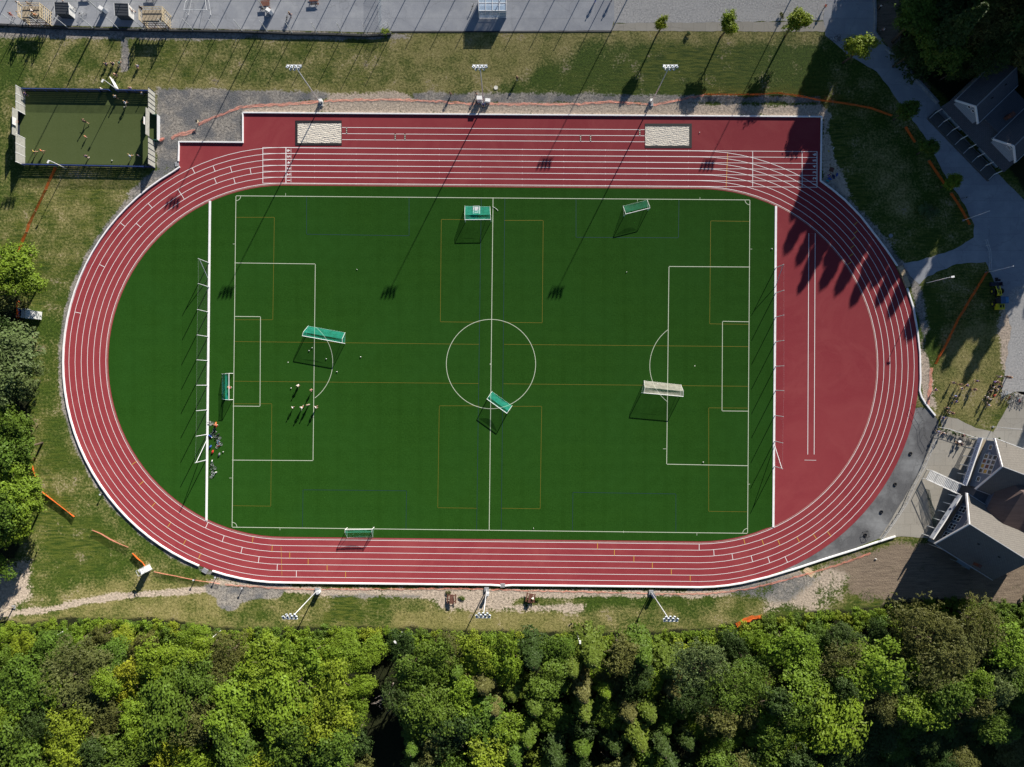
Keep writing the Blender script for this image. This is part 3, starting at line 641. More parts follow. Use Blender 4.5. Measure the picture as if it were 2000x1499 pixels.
fallen_mesh([(1819, 718), (1818, 745), (1815, 765), (1811, 790)], 'fallen faded orange mesh beside the right kerb', .7, 6)
fallen_mesh([(440, 1142), (520, 1148), (616, 1151)], 'fallen orange mesh below the track, left of the lower left floodlight', .35, 7)
fallen_mesh([(630, 1151), (760, 1150.5), (880, 1150), (944, 1151)], 'fallen orange mesh below the track between left and middle lower floodlights', .35, 8)
fallen_mesh([(958, 1152), (1100, 1155), (1266, 1159)], 'fallen orange mesh below the track between middle and right lower floodlights', .35, 9)
fallen_mesh([(1280, 1160), (1380, 1160), (1460, 1151), (1540, 1131), (1600, 1115), (1660, 1095), (1700, 1080)], 'fallen orange mesh outside the lower right kerb', .4, 10)
fallen_mesh([(1438, 1221), (1455, 1212), (1470, 1207), (1488, 1205)], 'orange mesh heap at the edge of the wood, lower right', .9, 11, M_ORA)
# ---------------------------------------------------------------- floodlights and lamp posts
def floodlight_proto():
    e = empty('floodlight_mast', (0, 0, 0)); h = 17.3
    MB().tube((0, 0, 0), (0, 0, h), .12, .07, 8).build('pole', M_GALV, e, True)
    MB().box((0, 0, .15), (.9, .9, .3)).build('footing', M_SLAB, e)
    arm = MB(); arm.tube((-1.3, 0, h-.05), (1.3, 0, h-.05), .06); arm.tube((-1.3, 0, h-.45), (1.3, 0, h-.45), .05)
    for x in (-1.25, 0, 1.25): arm.tube((x, 0, h-.55), (x, 0, h+.15), .05)
    arm.build('cross_arm', M_GALV, e)
    for i in range(7):
        row = i % 2; x = -1.32+.44*i; yaw = R(-26+9*i); a = Vector((math.sin(-yaw)*1, -math.cos(yaw), 0)); c = Vector((x, 0, h+.1-.42*row))+a*(.42+.2*row)
        lb = MB(); lb.box(c, (.36, .66, .22), yaw, R(-30)); lb.tube((x, 0, c.z-.1), c, .05)
        l = lb.build('lamp_head', mat('white_lamp_housing', (.48, .52, .58), .35, .08, 4), e)
        MB().box(c+a*.06+Vector((0, 0, -.14)), (.31, .52, .03), yaw, R(-30)).build('lamp_glass', mat('dark_lamp_glass', (.03, .04, .07), .1, .1, 4, spec=.6), l)
        MB().box(c+a*.02+Vector((0, 0, .13)), (.20, .34, .06), yaw, R(-30)).build('ballast', mat('dark_lamp_glass', (.03, .04, .07)), l)
    return e
FP = floodlight_proto()
masts = [((627, 204), 0, 'upper left floodlight mast with a slanting row of white lamps, behind the track'), ((945, 204), 0, 'upper middle floodlight mast between two white cabinets behind the track'), ((1271, 204), 0, 'upper right floodlight mast on the tan strip above the right sandpit'),
         ((620, 1153), PI, 'lower left floodlight mast below the bottom straight'), ((950.5, 1151), PI, 'lower middle floodlight mast between the two brown picnic tables'), ((1271.5, 1157), PI, 'lower right floodlight mast below the bottom straight'),
         ((202, 28), 0, 'yard mast with a white cabinet, between the two dark shelters'), ((523, 29), 0, 'yard mast with a white cabinet beside the brown bench'), ((1249, -48), 0, 'mast standing beyond the top edge above the gravel corner, seen by its shadow'), ((1567, -45), 0, 'mast standing beyond the top edge above the third small tree, seen by its shadow')]
for i, (p, rz, lab) in enumerate(masts):
    o = FP if i == 0 else copy_tree(FP)
    o.location = W(*p); o.rotation_euler = (0, 0, rz); tag(o, lab, 'floodlight mast', 'floodlight masts')
def cabinet(px, py, dx, dy, h, rz, label, m=M_WHITE):
    e = empty('utility_cabinet', W(px, py), rz, label, 'cabinet')
    MB().box((0, 0, h/2+.03), (dx, dy, h-.06)).build('body', m, e)
    MB().box((0, 0, h+.02), (dx+.06, dy+.06, .06)).build('lid', m, e)
    MB().box((0, -dy/2-.012, h/2), (dx*.8, .02, h*.75)).build('door', mat('light_grey_door', (.5, .52, .55), .5), e); return e
cabinet(937, 198, 1.0, .7, 1.7, 0, 'tall white cabinet left of the upper middle floodlight mast')
cabinet(953, 199.5, .95, .6, .95, R(-5), 'low white cabinet right of the upper middle floodlight mast')
cabinet(628, 200, .65, .5, 1.0, R(10), 'white cabinet at the foot of the upper left floodlight mast')
cabinet(1271, 199, .5, .4, .9, 0, 'small white cabinet at the foot of the upper right floodlight mast')
cabinet(624, 1154.5, .6, .5, 1.3, R(20), 'light grey cabinet at the foot of the lower left floodlight mast', M_GALV)
cabinet(953, 1158, .5, .5, 1.3, 0, 'light grey cabinet at the foot of the lower middle floodlight mast', M_GALV)
cabinet(1275, 1162, .6, .5, 1.2, R(30), 'dark blue cabinet at the foot of the lower right floodlight mast', mat('blue_cabinet', (.04, .06, .13), .5))
cabinet(206, 24, .9, .6, 1.6, R(-35), 'white cabinet at the foot of the yard mast between the shelters')
cabinet(529, 27, .9, .6, 1.5, R(-35), 'white cabinet at the foot of the yard mast beside the brown bench')
def lamp_proto(h, side):
    e = empty('lamp_post', (0, 0, 0))
    MB().tube((0, 0, 0), (0, 0, h), .09, .05, 8).build('pole', M_WHITE, e, True)
    hd = MB().tube((0, 0, h-.1), (0, side, h+.05), .04).build('arm', M_WHITE, e)
    MB().box((0, side*1.3, h+.06), (.34, .62, .14)).ball((0, side*1.3, h), .16, 6, .5).build('lamp_head', M_WHITE, e); return e
def lamps(group, items, h, side):
    p = None
    for i, (px, py, rz, lab) in enumerate(items):
        o = lamp_proto(h, side) if p is None else copy_tree(p)
        p = p or o; o.location = W(px, py); o.rotation_euler = (0, 0, rz); tag(o, lab, 'lamp post', group)
lamps('lamp posts along the woodland trail', [(132, 1229, R(60), 'white lamp post in the bushes at the far left of the wood'), (431, 1232, R(60), 'white lamp post in the bushes left of the lower left floodlight'), (785, 1235, R(40), 'white lamp post in the wood edge above the dark gap'), (1127, 1236, R(0), 'white lamp post in the wood edge right of the middle floodlight'), (1497, 1250, R(-20), 'white lamp post among the trees right of the orange mesh heap')], 6.3, .35)
lamps('lamps of the small court', [(232, 178, R(150), 'court lamp on a thin pole behind the upper court wall'), (130, 330, R(150), 'court lamp on a thin pole outside the lower court wall')], 5.2, .25)
lamps('road lamp', [(1810, 553, R(-80), 'single road lamp with an oval white head on the grass triangle')], 7.4, .4)
def pole(name, px, py, h, r, m, label, cat, group=None, cap=True):
    e = empty(name, W(px, py), 0, label, cat, group); MB().tube((0, 0, 0), (0, 0, h), r, r*.6, 8).build('pole', m, e, True)
    if cap: MB().ball((0, 0, h), r*1.3, 8).build('finial', m, e)
    MB().box((0, 0, .08), (r*5, r*5, .16)).build('foot_plate', M_SLAB, e); return e
for px, py, h, lab in ((1881, 431, 7.7, 'upper bare white flagpole beside the shaded road'), (1925, 533, 7.7, 'middle bare white flagpole at the end of the long orange mesh'), (1939, 834, 7.9, 'lower bare white flagpole on the paving above the club house')):
    pole('flagpole', px, py, h, .07, M_WHITE, lab, 'flagpole', 'white flagpoles')
pole('timber_pole', 27, 1186, 4.2, .14, M_WOOD, 'grey timber pole at the trail end, far lower left', 'pole', cap=False)
for i, (px, py, lab) in enumerate([(201, 965, 'short dark bollard outside the lower left bend'), (382, 1131, 'short bollard on the faded mesh left of the pebble circle'), (476, 1147, 'short bollard right of the pebble circle'), (424, 1126, 'small bollard against the kerb near the grey ramp slab')]):
    e = empty('bollard', W(px, py), 0, lab, 'bollard', 'short bollards'); MB().tube((0, 0, 0), (0, 0, .95), .09, n=8).build('post', M_DGREY, e); MB().box((0, 0, 1.0), (.32, .26, .12)).build('cap', M_GALV, e)
# ---------------------------------------------------------------- goals
def goal(corners, h, depth_top, label, m_net, m_frame=M_WHITE, sag=.25, low=None, back_h=None):
    """corners: front-left, front-right, back-right, back-left on the ground (survey px)"""
    F0, F1, B1, B0 = [W(*p) for p in corners]; c = (F0+F1+B0+B1)/4
    e = empty('football_goal', c, 0, label, 'goal', 'football goals on the turf'); up = Vector((0, 0, h))
    f0, f1, b1, b0 = [p-c for p in (F0, F1, B1, B0)]; r = .06
    MB().tube(f0+up, f1+up, r, n=8).build('crossbar', m_frame, e)
    for p in (f0, f1): MB().tube(p, p+up, r, n=8).build('post', m_frame, e)
    t0 = f0.lerp(b0, depth_top)+up; t1 = f1.lerp(b1, depth_top)+up
    bf = MB(); bf.tube(b0, b1, r*.8); bf.tube(f0, b0, r*.8); bf.tube(f1, b1, r*.8)
    for z in (b0, b1, f0, f1): bf.ball((z.x, z.y, .06), .07, 6)
    bf.build('ground_frame', m_frame, e)
    for q in ((f0+up, t0, b0), (f1+up, t1, b1)): MB().tube(q[0], q[1], r*.6, n=5).tube(q[1], q[2], r*.5, n=5).build('stanchion', m_frame, e)
    n = MB(); nx = 10
    for A, B, C, D in ((f0+up, f1+up, t1, t0), (t0, t1, b1, b0)):
        base = len(n.v); ny = 5
        for j in range(ny+1):
            for i in range(nx+1):
                u = i/nx; v = j/ny; p = A.lerp(B, u).lerp(D.lerp(C, u), v); p.z -= sag*math.sin(PI*u)*math.sin(PI*v); p.z = max(.07, p.z); n.v.append(tuple(p))
        for j in range(ny):
            for i in range(nx): k = base+j*(nx+1)+i; n.f.append((k, k+1, k+nx+2, k+nx+1))
    n.quad(f0, f0+up, t0, b0); n.quad(f1, f1+up, t1, b1)
    n.build('net', m_net, e); return e
def G(px, py, z): p = WA(px, py, z); return (p.x*PPM+1000, 749.5-p.y*PPM)
goal([G(590.5, 656.5, 2.3), G(668.5, 670.5, 2.3), (674, 650), (602, 637)], 2.35, .35, 'large goal with a bright green net on the left penalty box line', M_NETG)
goal([G(1257, 768, 2.2), G(1334, 775, 2.2), (1330, 752), (1258, 744)], 2.35, .45, 'large goal with a pale white net by the right penalty box', M_NETW)
goal([G(908, 430, 1.9), G(958.5, 429.5, 1.9), (957, 404), (908, 403)], 2.0, .3, 'small goal with a green net beside the halfway line, upper middle', M_NETG)
goal([G(1221.5, 419, 1.9), G(1269, 407, 1.9), (1264, 391), (1217, 403)], 2.0, .15, 'small tilted goal with a dark green net at the top touchline', net_mat('dark_green_goal_net', (.015, .2, .12), .22), sag=.6)
goal([G(951, 780, 1.9), G(990, 808, 1.9), (1000, 793), (961, 765)], 2.0, .3, 'small tilted goal with a green net across the centre circle', M_NETG, sag=.6)
goal([(455, 730), (455, 781), (434, 780), (434, 731)], 2.0, .35, 'goal with a bright green net on the left goal line', net_mat('bright_green_goal_net', (.005, .36, .27), .32), sag=.7)
goal([G(674, 1035, 1.9), G(727, 1034, 1.9), (728, 1049), (678, 1050)], 2.0, .3, 'small goal with a pale green net on the bottom touchline', net_mat('pale_green_goal_net', (.04, .34, .25), .28), sag=.5)
# chair set behind the halfway goal, an object standing in it
e = empty('trolley', W(931, 412, .05), 0, 'pale grey frame trolley standing inside the small halfway goal', 'trolley')
MB().box((0, 0, .55), (.75, 1.3, .08)).build('tray', mat('pale_grey_plastic', (.55, .56, .58), .5), e)
fr = MB()
for x in (-.6, .6): fr.box((x, 0, .45), (.25, 1.5, .06)); fr.tube((x, -.7, 0), (x, -.7, .5), .03); fr.tube((x, .7, 0), (x, .7, 1.1), .03)
fr.tube((-.6, .7, 1.05), (.6, .7, 1.05), .03); fr.build('frame', M_GALV, e)
bm_ = MB()
for t in np.linspace(0, 1, 8)[:-1]: bm_.tube((8*math.sin(t*1.4)/PPM*1.2, -t*8/PPM, .1), (8*math.sin((t+.14)*1.4)/PPM*1.2, -(t+.14)*8/PPM, .1), .035)
o = bm_.build('hose', M_WHITE); o.location = W(963, 404.5, .04); tag(o, 'short curved white hose on the turf beside the halfway line', 'hose')
# small grey goal frame in the yard
e = goal([(368, 30), (412, 30), (404, -20), (378, -20)], 2.0, .3, 'grey goal frame half out of the picture at the top of the yard', M_NET, M_GALV); e['group'] = 'yard goal'
# footballs
bp = None
balls = [(569, 758.5, 'white football beside the player left of the penalty box line'), (610, 680, 'white football in the shadow of the large green goal'), (604, 685.6, 'white football left of the penalty box line below the large goal'), (637.6, 701.5, 'white football just inside the penalty arc shadow'), (658.5, 726.5, 'white football right of the penalty arc'), (704.8, 697.6, 'white football alone in the left half of the pitch'), (1373, 903, 'white football inside the lower right penalty box'), (1284.5, 750, 'white football at the back of the white goal'), (243.5, 210.3, 'yellowish ball on the small court near the upper player'), (219.6, 314.5, 'yellowish ball on the small court near its lower wall'), (414.5, 855, 'white ball among the bags by the white board'), (436.5, 883, 'white ball beside the lying bicycles'), (697.5, 527, 'tiny pale ball in the upper left part of the pitch'), (1223.5, 532, 'tiny yellow marker ball in the upper right part of the pitch'), (1042, 1032, 'tiny white ball near the bottom touchline'), (1507, 487, 'white ball by the turf edge left of the red half circle'), (1366, 259.5, 'tiny white ball on red surface right of the right sandpit')]
for px, py, lab in balls:
    if bp is None:
        mb = MB(); mb.ball((0, 0, .11), .115, 10); bp = mb.build('football', mat('white_ball_leather', (.8, .8, .76), .5, .1, 12), smooth=True); o = bp
        mb2 = MB()
        for a in range(5): mb2.ball((.09*math.cos(a*1.257), .09*math.sin(a*1.257), .165), .035, 5)
        mb2.build('panels', mat('ball_panel', (.1, .1, .1), .5), bp)
    else: o = copy_tree(bp)
    o.location = W(px, py, .045); o.scale = (.75 if 'tiny' in lab else 1,)*3; tag(o, lab, 'ball', 'balls lying about')
# ---------------------------------------------------------------- people
M_SKIN = mat('skin', (.52, .31, .21), .6, .06, 6)
M_EYE = mat('dark_eye', (.02, .015, .012), .4, .05)
CLOTH = {}
def cloth(n, c): CLOTH[n] = mat('cloth_'+n, c, .9, .12, 9, drough=.6); return CLOTH[n]
for n, c in dict(white=(.75, .75, .74), black=(.025, .025, .03), navy=(.02, .03, .10), blue=(.04, .10, .40), red=(.55, .04, .03), pink=(.62, .30, .30), grey=(.25, .26, .28), green=(.04, .45, .28), purple=(.14, .10, .34), teal=(.03, .35, .38), orange=(.60, .16, .04), olive=(.12, .12, .05), lightblue=(.25, .38, .60), yellow=(.6, .5, .08)).items(): cloth(n, c)
HAIR = {'dark': mat('dark_hair', (.03, .02, .015), .7, .2, 9), 'fair': mat('fair_hair', (.38, .26, .12), .7, .2, 9), 'brown': mat('brown_hair', (.11, .06, .03), .7, .2, 9)}
def skinned(verts, edges, root, levels=1):
    me = bpy.data.meshes.new('t'); me.from_pydata([v[:3] for v in verts], edges, []); o = bpy.data.objects.new('t', me); COL.objects.link(o)
    sm = o.modifiers.new('s', 'SKIN'); sm.use_smooth_shade = True
    if not me.skin_vertices: me.skin_vertices.new() if hasattr(me.skin_vertices, 'new') else None
    layer = me.skin_vertices[0].data
    for i, v in enumerate(verts): layer[i].radius = (v[3], v[4] if len(v) > 4 else v[3]); layer[i].use_root = (i == root)
    ss = o.modifiers.new('d', 'SUBSURF'); ss.levels = levels; ss.render_levels = levels
    dg = bpy.context.evaluated_depsgraph_get(); r = bpy.data.meshes.new_from_object(o.evaluated_get(dg)); bpy.data.objects.remove(o); bpy.data.meshes.remove(me); return r
def figure(pose):
    J = {}
    lean = {'stand': 0, 'walk': .04, 'run': .12, 'crouch': .30, 'sit': .05, 'lie': 0}[pose]; dz = {'crouch': -.35, 'sit': -.48}.get(pose, 0)
    def P(n, x, y, z, r, r2=None): J[n] = (x, y, z, r, r2 or r)
    P('pel', 0, 0, .95+dz, .15, .12); P('spi', 0, lean*.4, 1.15+dz, .135, .10); P('che', 0, lean*.8, 1.36+dz, .165, .11)
    P('nec', 0, lean+.01, 1.50+dz, .058); P('hd0', 0, lean+.03, 1.585+dz, .085); P('hd1', 0, lean+.04, 1.67+dz, .10); P('hd2', 0, lean+.04, 1.755+dz, .07)
    for s, n in ((-1, 'l'), (1, 'r')):
        sw = {'stand': .03, 'walk': .18*s, 'run': .30*s, 'crouch': .25, 'sit': .2, 'lie': 0}[pose]
        P('sh'+n, .19*s, lean*.95, 1.42+dz, .062)
        P('el'+n, .27*s, lean+sw*.45-.02, 1.16+dz, .046)
        P('wr'+n, (.29 if pose != 'run' else .22)*s, lean+sw+.10, (.93 if pose != 'run' else 1.10)+dz, .030)
        P('pa'+n, (.29 if pose != 'run' else .20)*s, lean+sw+.13, (.86 if pose != 'run' else 1.12)+dz, .042, .02)
        lg = {'stand': 0, 'walk': -.24*s, 'run': -.42*s, 'crouch': 0, 'sit': 0, 'lie': 0}[pose]
        P('hi'+n, .10*s, 0, .88+dz, .092)
        if pose in ('sit', 'crouch'): P('kn'+n, .14*s, .42, .52+dz*.1, .066); P('an'+n, .13*s, .32 if pose == 'sit' else .08, .09, .042); P('to'+n, .14*s, .48 if pose == 'sit' else .26, .045, .04)
        else:
            back = pose == 'run' and lg < 0
            P('kn'+n, .11*s, lg*.45+.03, .50, .066); P('an'+n, .11*s, lg if not back else lg-.15, .09 if not back else .30, .042); P('to'+n, .12*s, (lg if not back else lg-.12)+.17, .045 if not back else .20, .042)
    names = list(J); ix = {n: i for i, n in enumerate(names)}; V = [J[n] for n in names]
    E = [('pel', 'spi'), ('spi', 'che'), ('che', 'nec'), ('nec', 'hd0'), ('hd0', 'hd1'), ('hd1', 'hd2')]
    for n in 'lr': E += [('che', 'sh'+n), ('sh'+n, 'el'+n), ('el'+n, 'wr'+n), ('wr'+n, 'pa'+n), ('pel', 'hi'+n), ('hi'+n, 'kn'+n), ('kn'+n, 'an'+n), ('an'+n, 'to'+n)]
    E = [(ix[a], ix[b]) for a, b in E]
    body = skinned(V, E, 0)
    bm = bmesh.new(); bm.from_mesh(body); ex = MB(); eye = MB()
    hx, hy, hz = J['hd1'][:3]
    ex.tube((0, hy+.09, hz+.0), (0, hy+.125, hz-.02), .018, .012, 5)
    for s in (-1, 1): ex.ball((.098*s, hy, hz-.005), .025, 5); eye.ball((.036*s, hy+.092, hz+.022), .013, 5)
    eye.box((0, hy+.092, hz-.05), (.045, .012, .010))
    for s, n in ((-1, 'l'), (1, 'r')):
        p = Vector(J['pa'+n][:3]); w = Vector(J['wr'+n][:3]); d = (p-w).normalized()
        for f in range(4):
            a = p+Vector((0, (f-1.5)*.019, 0))+d*.02; m_ = a+d*(.05+.006*(f in (1, 2)))+Vector((-.008*s, 0, 0)); t = m_+d*.028+Vector((-.016*s, 0, 0)); ex.tube(a, m_, .0095, .0085, 5); ex.tube(m_, t, .0085, .006, 5)
        a = p+Vector((0, .03, .02)); ex.tube(a, a+d*.03+Vector((-.01*s, .03, 0)), .011, .008, 5)
    for src, mi in ((ex, 0), (eye, 1)):
        t = bpy.data.meshes.new('t'); t.from_pydata(src.v, [], src.f); n0 = len(bm.faces); bm.from_mesh(t); bm.faces.ensure_lookup_table()
        for f in bm.faces[n0:]: f.material_index = mi
        bpy.data.meshes.remove(t)
    bm.to_mesh(body); bm.free(); body.name = 'person_body'; body.materials.clear(); body.materials.append(M_SKIN); body.materials.append(M_EYE)
    def sub(keys, pairs, grow, cut=None):
        kk = {k: i for i, k in enumerate(keys)}; vv = []
        for k in keys:
            j = J[k] if k in J else None
            if j is None: a, b, t = cut[k]; A = J[a]; B = J[b]; j = tuple(A[i]*(1-t)+B[i]*t for i in range(5))
            vv.append((j[0], j[1], j[2], j[3]+grow, j[4]+grow))
        return skinned(vv, [(kk[a], kk[b]) for a, b in pairs], 0)
    shirt = sub(['spi', 'che', 'pel', 'shl', 'shr', 'ml', 'mr'], [('spi', 'che'), ('spi', 'pel'), ('che', 'shl'), ('che', 'shr'), ('shl', 'ml'), ('shr', 'mr')], .018, {'ml': ('shl', 'ell', .7), 'mr': ('shr', 'elr', .7)})
    short = sub(['pel', 'hil', 'hir', 'kl', 'kr'], [('pel', 'hil'), ('pel', 'hir'), ('hil', 'kl'), ('hir', 'kr')], .026, {'kl': ('hil', 'knl', .75), 'kr': ('hir', 'knr', .75)})
    trous = sub(['pel', 'hil', 'hir', 'knl', 'knr', 'al', 'ar'], [('pel', 'hil'), ('pel', 'hir'), ('hil', 'knl'), ('hir', 'knr'), ('knl', 'al'), ('knr', 'ar')], .022, {'al': ('knl', 'anl', .9), 'ar': ('knr', 'anr', .9)})
    hr = MB(); hr.ball((0, hy-.015, hz+.035), .118, 10, .95); hm = hr.mesh('hair', None, True)
    bm = bmesh.new(); bm.from_mesh(hm); bmesh.ops.delete(bm, geom=[v for v in bm.verts if v.co.z < hz+.03 and v.co.y > hy-.02], context='VERTS'); bm.to_mesh(hm); bm.free()
    sh = []
    for n in 'lr': a = Vector(J['an'+n][:3]); b = Vector(J['to'+n][:3]); sh.append(MB().tube(a-Vector((0, .05, .03)), b+Vector((0, .03, 0)), .052, .045, 7).mesh('shoe', CLOTH['black']))
    for x in (shirt, short, trous, hm): x.materials.clear(); x.materials.append(CLOTH['grey'])
    return dict(body=body, shirt=shirt, shorts=short, trousers=trous, hair=hm, shoe0=sh[0], shoe1=sh[1])
FIG = {}
def person(px, py, pose, face, shirt, lower, lowc, hair, label, sc=1.0, z=.0, group=None):
    if pose not in FIG: FIG[pose] = figure(pose)
    F = FIG[pose]; body = bpy.data.objects.new('person', F['body']); COL.objects.link(body)
    body.location = W(px, py, z); body.rotation_euler = (0, 0, face); body.scale = (sc,)*3
    sc_ = CLOTH['white' if random.random() < .4 else 'black']
    for nm, key, m in (('shirt', 'shirt', CLOTH[shirt]), (lower, lower, CLOTH[lowc]), ('hair', 'hair', HAIR[hair]), ('shoe', 'shoe0', sc_), ('shoe', 'shoe1', sc_)):
        o = bpy.data.objects.new(nm, F[key]); COL.objects.link(o); o.parent = body
        o.material_slots[0].link = 'OBJECT'; o.material_slots[0].material = m
    tag(body, label, 'person', group); return body
g1 = 'players in the penalty box'
person(585, 752, 'crouch', 2.6, 'white', 'shorts', 'black', 'dark', 'person in white shirt leaning forward left of the penalty box line', group=g1)
person(610.5, 762.5, 'stand', 1.0, 'pink', 'shorts', 'pink', 'fair', 'person in pale pink beside the penalty box line', group=g1)
person(574, 796, 'walk', 2.0, 'white', 'shorts', 'navy', 'brown', 'person in white shirt and navy shorts, leftmost of the lower row of players', .8, group=g1)
person(591, 797, 'run', -.6, 'white', 'shorts', 'white', 'fair', 'person all in white with arms out, in the lower row of players', group=g1)
person(603.5, 791.5, 'stand', .4, 'white', 'shorts', 'black', 'fair', 'person in white top and dark shorts just left of the penalty box line', group=g1)
person(619, 795.5, 'walk', -1.0, 'white', 'shorts', 'navy', 'brown', 'person in white shirt just right of the penalty box line', group=g1)
person(451, 757, 'stand', -1.4, 'pink', 'shorts', 'red', 'fair', 'person in pink shirt standing in front of the goal on the left goal line')
g2 = 'players on the small court'
person(171, 241, 'run', .9, 'black', 'shorts', 'black', 'dark', 'person in black running in the middle of the small court', group=g2)
person(170, 269, 'stand', 2.0, 'orange', 'shorts', 'pink', 'fair', 'small child in orange below the running player on the court', .62, group=g2)
person(56, 188, 'stand', 1.0, 'purple', 'shorts', 'navy', 'dark', 'person in purple in the upper left corner of the court', group=g2)
person(231, 194, 'walk', .6, 'white', 'shorts', 'black', 'fair', 'person in white shirt near the upper court wall', group=g2)
person(249, 205, 'run', -.7, 'lightblue', 'shorts', 'white', 'fair', 'person in pale blue running beside the yellowish ball', group=g2)
person(282, 187, 'stand', 1.0, 'white', 'shorts', 'grey', 'brown', 'person in white in the upper right corner of the court', .9, group=g2)
person(72, 300, 'run', -.9, 'yellow', 'shorts', 'black', 'dark', 'person in yellow and black running, lower left of the court', group=g2)
person(87, 298, 'walk', -.9, 'orange', 'shorts', 'black', 'brown', 'person in orange top walking, lower left of the court', group=g2)
person(174, 309, 'stand', .5, 'blue', 'shorts', 'black', 'dark', 'person in blue shirt at the lower wall of the court', group=g2)
person(258, 308, 'run', -.8, 'white', 'shorts', 'lightblue', 'fair', 'person in white running, lower right of the court', group=g2)
person(275, 307, 'stand', 2.6, 'lightblue', 'shorts', 'grey', 'brown', 'person in pale blue in the lower right corner of the court', .85, group=g2)
g3 = 'people on the bank above the court'
person(209.5, 129, 'sit', 0, 'navy', 'trousers', 'navy', 'fair', 'person in navy sitting on the bank, leftmost of three', group=g3)
person(222.5, 128, 'sit', .2, 'black', 'trousers', 'navy', 'fair', 'person in black sitting on the bank, middle of three', group=g3)
person(235.5, 126, 'sit', -.1, 'green', 'trousers', 'black', 'brown', 'person in bright green shirt sitting on the bank', group=g3)
person(230.5, 149, 'crouch', 1.5, 'black', 'trousers', 'black', 'dark', 'person in black crouching below the three on the bank', group=g3)
person(271, 131, 'sit', 3.0, 'white', 'shorts', 'purple', 'fair', 'person in white and purple sitting in the platform shadow', group=g3)
person(257, 176, 'sit', .5, 'pink', 'shorts', 'blue', 'fair', 'person in pink and blue sitting against the upper court wall')
person(202, 177, 'sit', 1.5, 'white', 'shorts', 'white', 'fair', 'person in white by the court lamp behind the upper wall')
person(881, 187, 'walk', 2.4, 'black', 'trousers', 'black', 'dark', 'person in black left of the cabinets on the gravel strip')
person(931, 187, 'walk', 2.4, 'black', 'trousers', 'navy', 'dark', 'person in black behind the tall white cabinet', .9)
person(932, 200.5, 'crouch', 1.6, 'navy', 'trousers', 'black', 'fair', 'person crouching against the left side of the tall white cabinet', .8)
person(944, 206, 'sit', 3.1, 'blue', 'shorts', 'navy', 'fair', 'person in blue sitting at the foot of the upper middle floodlight')
person(1010, 156, 'stand', 2.7, 'black', 'trousers', 'black', 'fair', 'person in black standing alone on the bank right of the manhole cover')
person(1193.5, 3, 'walk', 2.5, 'black', 'trousers', 'navy', 'dark', 'person in black walking at the top edge left of the gravel yard')
person(1162, 4, 'walk', 2.5, 'navy', 'trousers', 'blue', 'dark', 'person in navy at the top edge, left of the walking one')
person(1608, 18, 'walk', 2.2, 'red', 'trousers', 'grey', 'dark', 'person in red walking on the gravel yard above the third small tree')
person(569, 33, 'walk', -.6, 'black', 'trousers', 'navy', 'fair', 'person with a bicycle on the yard right of the yard mast')
person(1724, 61, 'sit', 1, 'white', 'shorts', 'pink', 'dark', 'person in white sitting beside the low wall in deep shade')
person(1715, 18, 'walk', 3, 'white', 'trousers', 'black', 'dark', 'person in white walking behind the low wall at the top')
g4 = 'football team by the terrace'
team = [(1857, 748, 'walk', 'navy', 'grey'), (1870, 751, 'stand', 'black', 'black'), (1883.5, 753, 'run', 'blue', 'navy'), (1902.5, 744.5, 'walk', 'purple', 'navy'), (1873.5, 759, 'walk', 'navy', 'white'), (1898, 761, 'stand', 'navy', 'navy'), (1861, 774, 'walk', 'purple', 'lightblue'), (1861.5, 784.5, 'walk', 'blue', 'grey'), (1822.5, 761.5, 'run', 'purple', 'navy'), (1849, 804, 'walk', 'navy', 'black'), (1855, 807, 'stand', 'black', 'navy'), (1837, 816, 'walk', 'blue', 'navy'), (1828, 843, 'walk', 'purple', 'lightblue'), (1838, 846, 'run', 'white', 'navy'), (1925, 791, 'run', 'lightblue', 'navy')]
for i, (px, py, ps, s, l) in enumerate(team):
    person(px, py, ps, 2.4+.5*math.sin(i*2.3), s, 'shorts', l, ['dark', 'brown', 'fair'][i % 3], f'person in {s} shirt, {l} shorts, {nth(sorted(range(len(team)), key=lambda k: team[k][0]).index(i))} from the left in the team', group=g4)
person(1845.5, 797, 'stand', 2.2, 'teal', 'trousers', 'black', 'dark', 'person in teal jacket standing above the path to the terrace')
g5 = 'people gathered on the dry grass'
for i, (px, py, ps, s, l) in enumerate([(1947, 736.5, 'walk', 'white', 'navy'), (1966, 738, 'stand', 'navy', 'grey'), (1961, 736, 'stand', 'black', 'black'), (1938.5, 746, 'sit', 'purple', 'black'), (1945, 747, 'sit', 'pink', 'olive'), (1937, 757, 'sit', 'white', 'black'), (1940, 762, 'stand', 'white', 'black'), (1932, 763, 'sit', 'grey', 'black'), (1937.5, 772.5, 'sit', 'red', 'black'), (1921, 777, 'run', 'white', 'black'), (1931, 780, 'sit', 'white', 'olive'), (1950, 755, 'sit', 'black', 'navy')]):
    person(px, py, ps, i*1.3, s, 'trousers', l, ['dark', 'fair', 'brown'][i % 3], f'person in {s} and {l}, {nth(i)} in the group on dry grass', group=g5)
person(57, 24, 'sit', .5, 'white', 'shorts', 'lightblue', 'brown', 'person in white leaning at the back of the left platform', z=2.6)
person(46.5+12, 42, 'sit', 2.5, 'blue', 'shorts', 'white', 'fair', 'person in blue sitting at the front left of the left platform', z=2.6)
person(84, 38, 'sit', 1.5, 'white', 'trousers', 'black', 'brown', 'person in white sitting in the middle of the left platform', z=2.6)
person(88, 46, 'sit', -.5, 'orange', 'shorts', 'olive', 'fair', 'person in orange lying back on the left platform', z=2.6)
person(292, 33, 'sit', .5, 'navy', 'trousers', 'black', 'dark', 'person in navy sitting alone at the back of the right platform', z=2.6)
